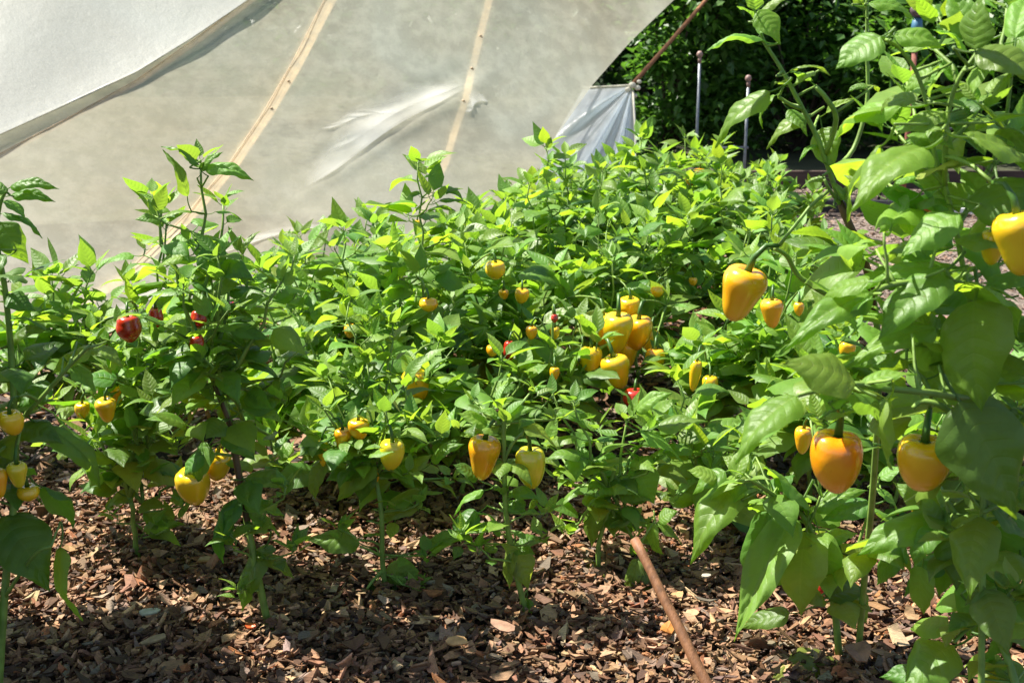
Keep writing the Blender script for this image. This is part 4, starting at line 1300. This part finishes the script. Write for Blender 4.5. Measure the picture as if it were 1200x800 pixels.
# ================================================================== NAMED MIDDLE PLANTS
def GP(px, py): 
    g = G(px, py); return (g.x, g.y)
def tipp(lst, Y): return [P(a, b, Y + d) for a, b, d in lst]

# plant with the oval red pepper
g = GP(165, 657)
p = bush(g, .42, .10, 'tall pepper plant carrying a dark red oval pepper at the left', 21, nsh=3, size=.085, dens=.85,
         tips=tipp([(195, 262, 0), (160, 360, -.05), (118, 372, .05), (190, 240, .0)], g[1]))
for (x, y, d) in ((110, 520, .0), (205, 560, .06), (150, 470, .1), (130, 430, .12), (60, 470, .15)):
    p.shoot(P(168, 590, g[1]), P(x, y, g[1] + d), None, r0=.0034, size=.085, dens=.9, start=.3)
p.hero((168, 622), (206, 592), g[1], 22, mat=YG); p.hero((160, 575), (122, 600), g[1], 30, mat=LF); p.hero((168, 600), (200, 622), g[1], 28, mat=LF)
for (a_, b_, c_, d_) in [(168, 630, 205, 610), (167, 620, 128, 600), (168, 600, 215, 590)]:
    p.shoot(P(a_, b_, g[1]), P(c_, d_, g[1] - .02), None, r0=.0022, size=.062, dens=.85, start=.35, side=False, tipsize=.04)
p.pepper(151, 385, 1.86, 27, 33, 'red', 'r', 0, 'dark red oval pepper hanging clear of the leaves')
p.pepper(183, 372, 1.92, 16, 24, 'red', 'r', 0)
p.pepper(125, 480, 1.88, 26, 30, 'yellow', 0, 0); p.pepper(138, 461, 1.95, 20, 22, 'orange', 1, 0); p.pepper(97, 481, 1.95, 18, 20, 'yellow', 1, 0)
p.finish()
# tallest shoots
g = GP(315, 738)
p = Plant((g[0], g[1], 0), 'tallest thin pepper plant left of centre with two orange peppers behind a leaf', seed=22)
hero_stem(p, [(317, 745, g[1]), (298, 655, g[1]), (285, 585, g[1] + .02), (268, 490, g[1] + .03), (252, 450, g[1] + .03)], .0062, .0048)
f0 = P(252, 450, g[1] + .03)
for (x, y, d), dn in (((235, 188, .06), .85), ((178, 228, .10), .8), ((262, 235, .12), .8), ((330, 330, .02), .9), ((290, 330, .1), .9), ((215, 330, -.03), .9), ((255, 300, 0), .9), ((180, 470, .1), .9), ((335, 470, .08), .9), ((205, 520, .12), .9), ((320, 530, .1), .9), ((240, 420, -.04), .9)):
    p.shoot(f0, P(x, y, g[1] + d), None, r0=.0044, size=.078, dens=dn, start=.12)
mbs = MB(); qs = [P(a, b, g[1] + c) for a, b, c in ((290, 610, .0), (285, 585, .019), (277, 540, .024), (268, 490, .03), (252, 450, .03))]
mbs.tube(qs, [.0052, .0056, .0054, .0052, .0048], 8); mbs.build('old_stem', M_STEMB, p.root, off=p.base)
for b, t, wd, mat, roll, var in [((307, 645), (285, 718), 40, LF, 0, 0), ((300, 650), (345, 678), 34, LF, 0, 1), ((282, 590), (255, 605), 24, LF, 0, 0), ((283, 585), (262, 660), 30, DK, 0, 2), ((288, 560), (345, 570), 30, LF, 0, 1), ((292, 600), (330, 628), 34, LF, 0, 0),
        ((286, 590), (335, 605), 22, LF, 0, 1), ((313, 735), (330, 752), 22, LF, 0, 0), ((312, 728), (332, 722), 14, DK, 0, 0), ((245, 520), (228, 572), 40, DK, 0, 0), ((262, 505), (300, 540), 34, DK, 0, 1), ((240, 530), (215, 560), 34, DK, 0, 0),
        ((215, 300), (182, 318), 24, LF, 0, 1), ((238, 290), (268, 325), 40, DK, 0, 0), ((250, 310), (300, 330), 34, DK, 0, 1), ((220, 230), (190, 175), 14, YG, 0, 1), ((240, 196), (298, 212), 22, YG, 0, 1), ((236, 200), (262, 178), 14, YG, 0, 1), ((233, 195), (188, 172), 13, YG, 0, 1)]:
    p.hero(b, t, g[1] + (.03 if b[1] < 500 else 0), wd, roll=roll, var=var, mat=mat)
for x, y in ((270, 490), (285, 560), (295, 620), (262, 455), (250, 440), (230, 500)):
    for _ in range(3): p.auto_leaf(P(x, y, g[1] + .02), p.r.uniform(0, 6.28), p.r.uniform(.06, .08), .8)
for (a_, b_, c_, d_) in [(298, 655, 268, 625), (300, 660, 345, 640), (290, 615, 335, 570), (305, 690, 280, 690)]:
    p.shoot(P(a_, b_, g[1]), P(c_, d_, g[1] - .02), None, r0=.0022, size=.062, dens=.85, start=.35, side=False, tipsize=.04)
p.pepper(226, 570, g[1] + .02, 42, 46, 'yellow', 1, 0, 'yellow pepper half hidden by a dark leaf', rot=.3)
p.pepper(254, 545, g[1] + .06, 34, 36, 'yellow', 1, 10)
p.pepper(231, 404, g[1] -.02, 17, 24, 'red', 'r', 0); p.pepper(233, 374, g[1] +.0, 18, 22, 'red', 'r', 0); p.pepper(268, 361, g[1] + .3, 16, 16, 'red', 'r', 0); p.pepper(235, 356, g[1] + .32, 14, 18, 'yellow', 1, 0)
p.finish()
# seedling like plant at 450
g = GP(452, 685)
p = Plant((g[0], g[1], 0), 'slender pepper plant with bare lower stem and three drooping leaves near the mulch', seed=23)
hero_stem(p, [(452, 690, g[1]), (448, 655, g[1]), (447, 600, g[1]), (440, 560, g[1] + .02), (432, 530, g[1] + .05)], .005, .0036)
hero_stem(p, [(449, 668, g[1]), (437, 680, g[1] - .02), (430, 690, g[1] - .03)], .003, .002)
hero_stem(p, [(448, 652, g[1]), (435, 645, g[1] - .02), (422, 640, g[1] - .03)], .0028, .002)
f0 = P(440, 560, g[1] + .02)
for (x, y, d) in ((385, 440, .1), (430, 420, .14), (475, 450, .1), (500, 500, .05), (360, 500, .05), (410, 350, .2), (460, 380, .2), (335, 540, .12), (530, 560, .1), (380, 480, .0), (450, 480, -.03)):
    p.shoot(f0, P(x, y, g[1] + d), None, r0=.0036, size=.085, dens=.9, start=.2)
for b, t, wd, mat, roll, var in [((422, 636), (358, 630), 38, YG, 0, 4), ((437, 683), (409, 730), 34, LF, 0, 0), ((452, 668), (500, 678), 34, LF, 20, 1), ((455, 680), (460, 722), 28, LF, 0, 0), ((466, 690), (482, 722), 14, LF, 50, 2), ((445, 605), (500, 598), 24, LF, 0, 4), ((500, 640), (552, 626), 22, LF, 20, 1),
        ((455, 590), (520, 575), 30, LF, 0, 0), ((462, 612), (458, 632), 20, LF, 0, 0), ((380, 540), (370, 585), 24, YL, 0, 2), ((440, 540), (395, 590), 40, LF, 0, 0), ((505, 540), (545, 520), 22, LF, 0, 1), ((430, 545), (425, 590), 36, DK, 0, 0)]:
    p.hero(b, t, g[1] + .02, wd, roll=roll, var=var, mat=mat, dY=-.01)
for (a_, b_, c_, d_) in [(448, 650, 500, 650), (448, 640, 400, 620), (447, 600, 490, 590), (450, 672, 488, 690)]:
    p.shoot(P(a_, b_, g[1]), P(c_, d_, g[1] - .02), None, r0=.0022, size=.062, dens=.85, start=.35, side=False, tipsize=.04)
p.pepper(460, 533, g[1] - .06, 32, 38, 'lime', 1, 0, 'yellow pepper low on the slender plant'); p.pepper(420, 503, g[1] - .02, 26, 26, 'orange', 1, 0); p.pepper(402, 515, g[1] - .01, 22, 28, 'orange', 0, 0); p.pepper(378, 530, g[1] - .0, 14, 34, 'yellow', 2, 0)
p.pepper(435, 560, g[1] + .02, 22, 26, 'orange', 2, 0)
p.finish()
# plant with two hanging peppers
g = GP(617, 722)
p = Plant((g[0], g[1], 0), 'short pepper plant with one orange and one lemon pepper hanging either side of its stem', seed=24)
s0 = g[1]
hero_stem(p, [(618, 728, s0), (612, 700, s0), (600, 650, s0), (593, 600, s0), (591, 550, s0), (590, 495, s0), (589, 490, s0)], .0055, .0032)
hero_stem(p, [(591, 540, s0), (600, 520, s0), (615, 505, s0), (618, 500, s0)], .003, .002)
for b, t, wd, mat, roll, var in [((600, 640), (598, 690), 36, YL, 40, 0), ((604, 640), (622, 690), 34, YL, -30, 0), ((602, 638), (628, 648), 26, LF, 0, 0), ((617, 700), (618, 730), 26, LF, 0, 0), ((588, 625), (548, 618), 24, LF, 20, 1), ((586, 618), (556, 600), 16, LF, 0, 1), ((567, 574), (532, 605), 24, LF, 20, 1),
        ((593, 590), (618, 600), 20, YG, 0, 1), ((596, 575), (575, 560), 16, LF, 0, 1), ((592, 540), (618, 552), 20, DK, 0, 0), ((612, 495), (652, 522), 38, LF, 0, 0), ((588, 492), (560, 480), 22, YG, 0, 1), ((590, 492), (628, 478), 20, YG, 0, 1), ((585, 498), (545, 512), 30, LF, 0, 1),
        ((590, 490), (575, 465), 18, YG, 0, 3), ((560, 600), (528, 630), 34, DK, 0, 0), ((540, 640), (530, 655), 34, DK, 0, 4), ((620, 596), (640, 580), 16, LF, 0, 1), ((600, 580), (632, 588), 16, LF, 0, 2), ((575, 500), (535, 485), 26, LF, 0, 0), ((560, 560), (530, 545), 24, DK, 0, 0)]:
    p.hero(b, t, s0 + .01, wd, roll=roll, var=var, mat=mat, dY=-.01)
for (x, y) in ((592, 575), (594, 610), (598, 640), (590, 540)):
    for _ in range(2): p.auto_leaf(P(x, y, s0), p.r.uniform(0, 6.28), p.r.uniform(.045, .06), .8, LF)
p.rosette(P(589, 488, s0), .045); p.rosette(P(592, 575, s0), .035)
for (a_, b_, c_, d_) in [(605, 660, 560, 640), (597, 620, 540, 625), (600, 640, 640, 625), (594, 600, 640, 600)]:
    p.shoot(P(a_, b_, s0), P(c_, d_, s0 - .02), None, r0=.0022, size=.062, dens=.85, start=.35, side=False, tipsize=.04)
p.pepper(566, 537, s0, 41, 56, 'orange', 0, 6, 'orange tapered pepper on an arched stalk', rot=.9)
p.pepper(621, 548, s0 + .01, 38, 50, 'lime', 1, 0, 'lemon yellow blunt pepper on a short stalk', rot=.3)
for (x, y, d) in ((555, 470, .05), (625, 455, .06), (650, 490, .04), (540, 500, .03)):
    p.shoot(P(590, 495, s0), P(x, y, s0 + d), None, r0=.003, size=.055, dens=.8, start=.3, side=False)
p.finish()
# pale plant at 700
g = GP(703, 672)
p = Plant((g[0], g[1], 0), 'pale fresh pepper plant standing behind the cane with no fruit', seed=25)
s0 = g[1]
hero_stem(p, [(703, 675, s0), (701, 640, s0), (712, 600, s0), (715, 570, s0), (722, 545, s0)], .005, .0036)
f0 = P(715, 575, s0)
for (x, y, d) in ((648, 462, .05), (672, 470, .0), (735, 490, .03), (760, 500, .05), (700, 500, .1), (760, 545, .0), (690, 545, 0), (800, 500, .1), (655, 560, .1), (790, 580, .1), (745, 620, .06), (640, 520, .12), (665, 625, .03), (745, 650, .03), (720, 620, .0)):
    p.shoot(f0, P(x, y, s0 + d), None, r0=.0036, size=.078, dens=.9, start=.25, side=False)
for b, t, wd, mat, roll, var in [((700, 585), (695, 642), 42, LF, 0, 0), ((705, 605), (748, 612), 34, YG, 0, 4), ((680, 570), (655, 610), 24, YG, 30, 1), ((700, 658), (690, 695), 36, YL, 0, 0), ((725, 570), (765, 585), 40, LF, 0, 0), ((745, 545), (770, 590), 40, LF, 0, 0), ((680, 550), (720, 548), 26, LF, 0, 1),
        ((650, 480), (690, 505), 22, LF, 0, 1), ((742, 480), (720, 455), 20, YG, 0, 1), ((745, 482), (790, 460), 24, YG, 0, 1), ((770, 500), (830, 492), 30, LF, 0, 0), ((750, 505), (800, 540), 36, LF, 0, 0)]:
    p.hero(b, t, s0 + .01, wd, roll=roll, var=var, mat=mat, dY=-.01)
p.finish()
g = GP(756, 692)
p = Plant((g[0], g[1], 0), 'tiny pepper plant half hidden behind the top of the cane', seed=26)
s0 = g[1]
hero_stem(p, [(756, 695, s0), (752, 665, s0), (750, 640, s0), (768, 610, s0)], .0035, .002)
for b, t, wd, mat, roll, var in [((748, 655), (738, 700), 24, YL, 0, 0), ((750, 670), (765, 698), 22, YL, 0, 1), ((752, 650), (745, 632), 18, LF, 0, 0), ((770, 612), (800, 638), 28, LF, 0, 0), ((772, 610), (795, 598), 24, LF, 0, 1), ((765, 612), (778, 650), 22, LF, 30, 2)]:
    p.hero(b, t, s0, wd, roll=roll, var=var, mat=mat)
p.finish()

# second row and field
used = []
def nb(px, Y, h, lab, seed, tips=(), nsh=5, spread=.16, size=.118, dens=1.0, peps=(), mat=None):
    x = (px - 600) / FPX * Y * 1.03
    p = bush((x, Y), h, spread, lab, seed, nsh=nsh + 1, size=size, dens=dens, tips=tipp(tips, Y), mat=mat)
    for q in peps: p.pepper(*q)
    p.finish(); used.append((x, Y))
    return p
# far-left second row
nb(60, 2.55, .34, 'pepper plant with two slim tops in front of the film near the left edge', 31, [(60, 322, 0), (108, 318, 0)], 4)
nb(-60, 2.5, .38, 'pepper plant standing just beyond the left edge of the view', 32, [], 4)
nb(170, 2.75, .30, 'bushy pepper plant behind the red oval pepper', 33, [(150, 330, 0)], 5)
nb(330, 2.35, .30, 'bushy pepper plant with an orange pepper right of the tallest plant', 34, [(310, 318, .1), (345, 300, .2)], 5, peps=[(330, 399, 2.4, 16, 18, 'orange', 1, 0)])
nb(400, 2.75, .34, 'pepper plant with airy tops before the film, left of the centre', 35, [(402, 268, 0), (358, 290, 0), (440, 262, .1)], 4, peps=[(411, 388, 2.6, 15, 16, 'orange', 1, 0)])
nb(495, 2.55, .38, 'pepper plant whose single tall slim shoot stands against the film', 36, [(490, 190, 0), (455, 290, 0)], 5, peps=[(487, 452, 2.25, 34, 38, 'orange', 1, -8, 'orange pepper with a dark notch low in the middle bush'), (502, 357, 2.45, 22, 16, 'orange', 3, 0)])
nb(440, 2.3, .32, 'low bushy pepper plant below the slim tall shoot', 37, [], 5)
nb(590, 2.75, .40, 'pepper plant with an orange pepper showing near its top, left of centre', 38, [(545, 285, 0), (590, 270, 0)], 5, peps=[(581, 317, 2.6, 23, 22, 'yellow', 3, 0, 'small yellow pepper near the top of the bush'), (612, 347, 2.6, 18, 18, 'orange', 1, 0), (590, 345, 2.65, 12, 12, 'orange', 1, 0)])
nb(545, 2.3, .30, 'low pepper plant in the middle of the bed above the two hanging peppers', 39, [], 4, peps=[(578, 411, 2.35, 16, 14, 'orange', 1, 0)])
nb(640, 2.5, .36, 'pepper plant with tiny red fruits left of the yellow cluster', 40, [], 5, spread=.13, peps=[(597, 411, 2.4, 14, 24, 'red', 'r', 0), (650, 373, 2.4, 8, 10, 'red', 'r', 0), (623, 390, 2.42, 14, 16, 'orange', 1, 0), (650, 438, 2.35, 12, 16, 'orange', 1, 0), (650, 390, 2.45, 12, 14, 'yellow', 1, 0)])
nb(735, 2.85, .48, 'pepper plant bearing the dense cluster of yellow peppers', 41, [(700, 250, .1), (760, 260, .1)], 5, spread=.16,
   peps=[(707, 386, 2.62, 28, 38, 'yellow', 1, 0), (724, 391, 2.55, 38, 50, 'yellow', 0, 0, 'large yellow pepper in the middle of the cluster'), (748, 391, 2.6, 34, 42, 'orange', 1, 0), (693, 424, 2.5, 28, 36, 'yellow', 2, 0), (683, 420, 2.6, 20, 28, 'lime', 0, 0),
         (722, 436, 2.45, 36, 42, 'yellow', 0, -12, 'yellow pepper hanging lowest in the cluster'), (735, 415, 2.62, 26, 34, 'yellow', 0, 0), (768, 423, 2.55, 25, 30, 'orange', 1, 0, 'small orange pepper at the right of the cluster'), (763, 402, 2.68, 22, 32, 'yellow', 1, 0),
         (738, 360, 2.7, 26, 24, 'yellow', 3, 0), (770, 341, 2.75, 16, 14, 'yellow', 3, 0), (744, 467, 2.4, 27, 24, 'red', 'r', 0, 'round red pepper below the yellow cluster')])
nb(830, 2.55, .34, 'bushy pepper plant right of the yellow cluster with a knobbly yellow pepper', 42, [], 6, spread=.15, peps=[(814, 440, 2.3, 15, 38, 'yellow', 2, 6), (832, 452, 2.33, 20, 24, 'yellow', 1, 0)])
nb(905, 2.5, .36, 'bushy pepper plant behind the large single orange pepper', 43, [(905, 250, .2), (930, 300, 0)], 5, peps=[(904, 367, 2.0, 28, 34, 'orange', 0, 0, 'smaller orange pepper behind the large single one'), (936, 362, 2.2, 12, 16, 'orange', 1, 0)])
nb(850, 2.12, .30, 'low pepper plant in front of the knobbly yellow pepper', 44, [], 4, spread=.12)
nb(965, 2.3, .30, 'low pepper plant half hidden by the large pale leaves', 45, [], 4, spread=.12, peps=[(993, 410, 2.0, 20, 22, 'yellow', 1, 0)])
nb(1060, 2.2, .24, 'small pepper plant seen in gaps behind the big right plant', 46, [], 4, spread=.12, peps=[(1076, 302, 1.8, 18, 16, 'red', 'r', 0)])
nb(1180, 2.3, .36, 'pepper plant behind the right edge plant', 47, [], 4, spread=.14, peps=[(1190, 485, 1.9, 14, 18, 'orange', 1, 0), (1188, 462, 2.0, 14, 16, 'red', 'r', 0)])
# back rows
rows = [(3.15, [(250, .26, []), (345, .30, []), (460, .38, [(430, 255, 0)]), (560, .46, [(545, 262, 0)]), (650, .46, [(640, 172, 0), (620, 215, 0)]), (750, .46, []), (850, .44, [(880, 262, 0)]), (925, .34, [])]),
        (3.6, [(370, .30, []), (455, .34, []), (540, .38, []), (610, .42, [(592, 232, 0)]), (690, .44, [(662, 182, 0), (706, 200, 0)]), (775, .46, [(752, 162, 0)]), (850, .44, [(845, 190, 0)]), (915, .38, [])]),
        (4.1, [(590, .38, []), (660, .42, []), (725, .44, [(741, 180, 0)]), (790, .48, [(775, 180, 0)]), (850, .46, [(828, 192, 0)]), (905, .42, [])]),
        (4.65, [(640, .4, []), (700, .42, []), (760, .46, []), (815, .50, []), (865, .46, []), (915, .38, [])])]
rname = ['third row', 'fourth row', 'fifth row', 'last row']
ordn = ['leftmost', 'second from the left', 'third from the left', 'fourth from the left', 'fifth from the left', 'sixth from the left', 'seventh from the left', 'rightmost']
k = 0
FP = {(0, 5): [(812, 330, 3.0, 10, 10, 'orange', 1, 0)], (2, 4): [(820, 202, 4.1, 13, 9, 'deep', 1, 0), (809, 212, 4.1, 13, 10, 'deep', 1, 0)], (1, 6): [(806, 250, 3.6, 10, 10, 'yellow', 1, 0)], (0, 2): [(500, 345, 3.0, 12, 14, 'orange', 1, 0)], (1, 3): [(489, 263, 3.5, 9, 10, 'yellow', 1, 0)]}
for ri, (Y, L) in enumerate(rows):
    for ci, (px, h, tips) in enumerate(L):
        od = ordn[ci] if ci < len(L) - 1 else 'rightmost'
        nb(px, Y + random.uniform(-.06, .06), h, f'leafy green pepper plant, {od} in the {rname[ri]} of the bed', 60 + k, tips, nsh=5 if ri < 3 else 5, spread=.17, size=.118, dens=.88, peps=FP.get((ri, ci), ()))
        k += 1
# foreground neighbours to the left whose shade falls into view
for i, (x, y, h) in enumerate(((-1.01, 1.72, .98), (-.95, 1.48, .92), (-.89, 1.24, .85))):
    p = bush((x, y), h, .17, f'front row pepper plant outside the left edge, {["middle one", "closest one", "rearmost one"][i]}', 90 + i, nsh=13, size=.125)
    p.finish()

# ================================================================== SMALL LOOSE THINGS
def loose_chip(px, py, L, W, col, lab, cat, yaw, name='wood_chip', curl=0, z=.032, rough=.7):
    g = G(px, py)
    r = random.Random(int(px)); n = 9
    mb = MB(); T_ = .003
    for s_ in (1, -1):
        for k in range(n):
            a = 2 * math.pi * k / n
            q = r.uniform(.75, 1.15) if s_ == 1 else 0.97
            if s_ == 1: x = math.cos(a) * L / 2 * q; y = math.sin(a) * W / 2 * q; mb.v.append(Vector((x, y, T_ / 2 + curl * (x / L) ** 2 * L)))
            else: u = mb.v[k]; mb.v.append(Vector((u.x * .97, u.y * .97, u.z - T_)))
    c1 = len(mb.v); mb.v.append(Vector((0, 0, T_ * .9))); mb.v.append(Vector((0, 0, -T_ * .6)))
    for k in range(n):
        k2 = (k + 1) % n
        mb.f += [(c1, k, k2), (c1 + 1, n + k2, n + k), (k, n + k, n + k2, k2)]
    o = mb.build(name, simple('loose_' + name, col, rough, 60, bump=.001, bscale=120), None, False)
    gz = G(px, py); f = (CAM.z - z) / CAM.z
    o.location = (gz.x * f, gz.y * f, z)
    o.rotation_euler = (r.uniform(.15, .4), r.uniform(-.15, .15), yaw)
    tag(o, lab, cat)
    return o
loose_chip(174, 716, .036, .017, (.36, .37, .28), 'pale grey green wood chip in the shade below the tall left plants', 'wood chip', .3)
loose_chip(180, 749, .046, .016, (.26, .19, .10), 'long tan wood chip in the shaded bottom left mulch', 'wood chip', .5)
loose_chip(535, 751, .040, .022, (.48, .28, .12), 'bright tan wood chip in the sunny mulch at the bottom centre', 'wood chip', .3)
loose_chip(588, 733, .044, .026, (.28, .16, .10), 'broad reddish brown wood chip just below the two hanging peppers', 'wood chip', -.5)
loose_chip(1004, 765, .050, .036, (.30, .16, .09), 'curled dry brown leaf beside the low plant at the lower right', 'dry leaf', .4, name='dry_leaf', curl=.9, z=.036)
loose_chip(810, 718, .030, .018, (.55, .33, .18), 'small orange tan chip right of the cane', 'wood chip', .8)
loose_chip(782, 737, .042, .022, (.42, .16, .03), 'orange brown dry leaf tucked behind the cane', 'dry leaf', 1.1, name='dry_leaf', curl=.7)
loose_chip(828, 674, .018, .010, (.40, .35, .27), 'tiny whitish chip right of the cane top', 'wood chip', .2)
loose_chip(294, 733, .020, .013, (.62, .10, .02), 'shrivelled bright orange fruit scrap lying on the mulch', 'fallen fruit', .2, name='fallen_fruit', curl=.6, rough=.4)
# white pebble-like label tag glimpsed on stalks of the cluster is left as petals
print('LEAVES', NLEAF, 'OBJECTS', len(bpy.data.objects))
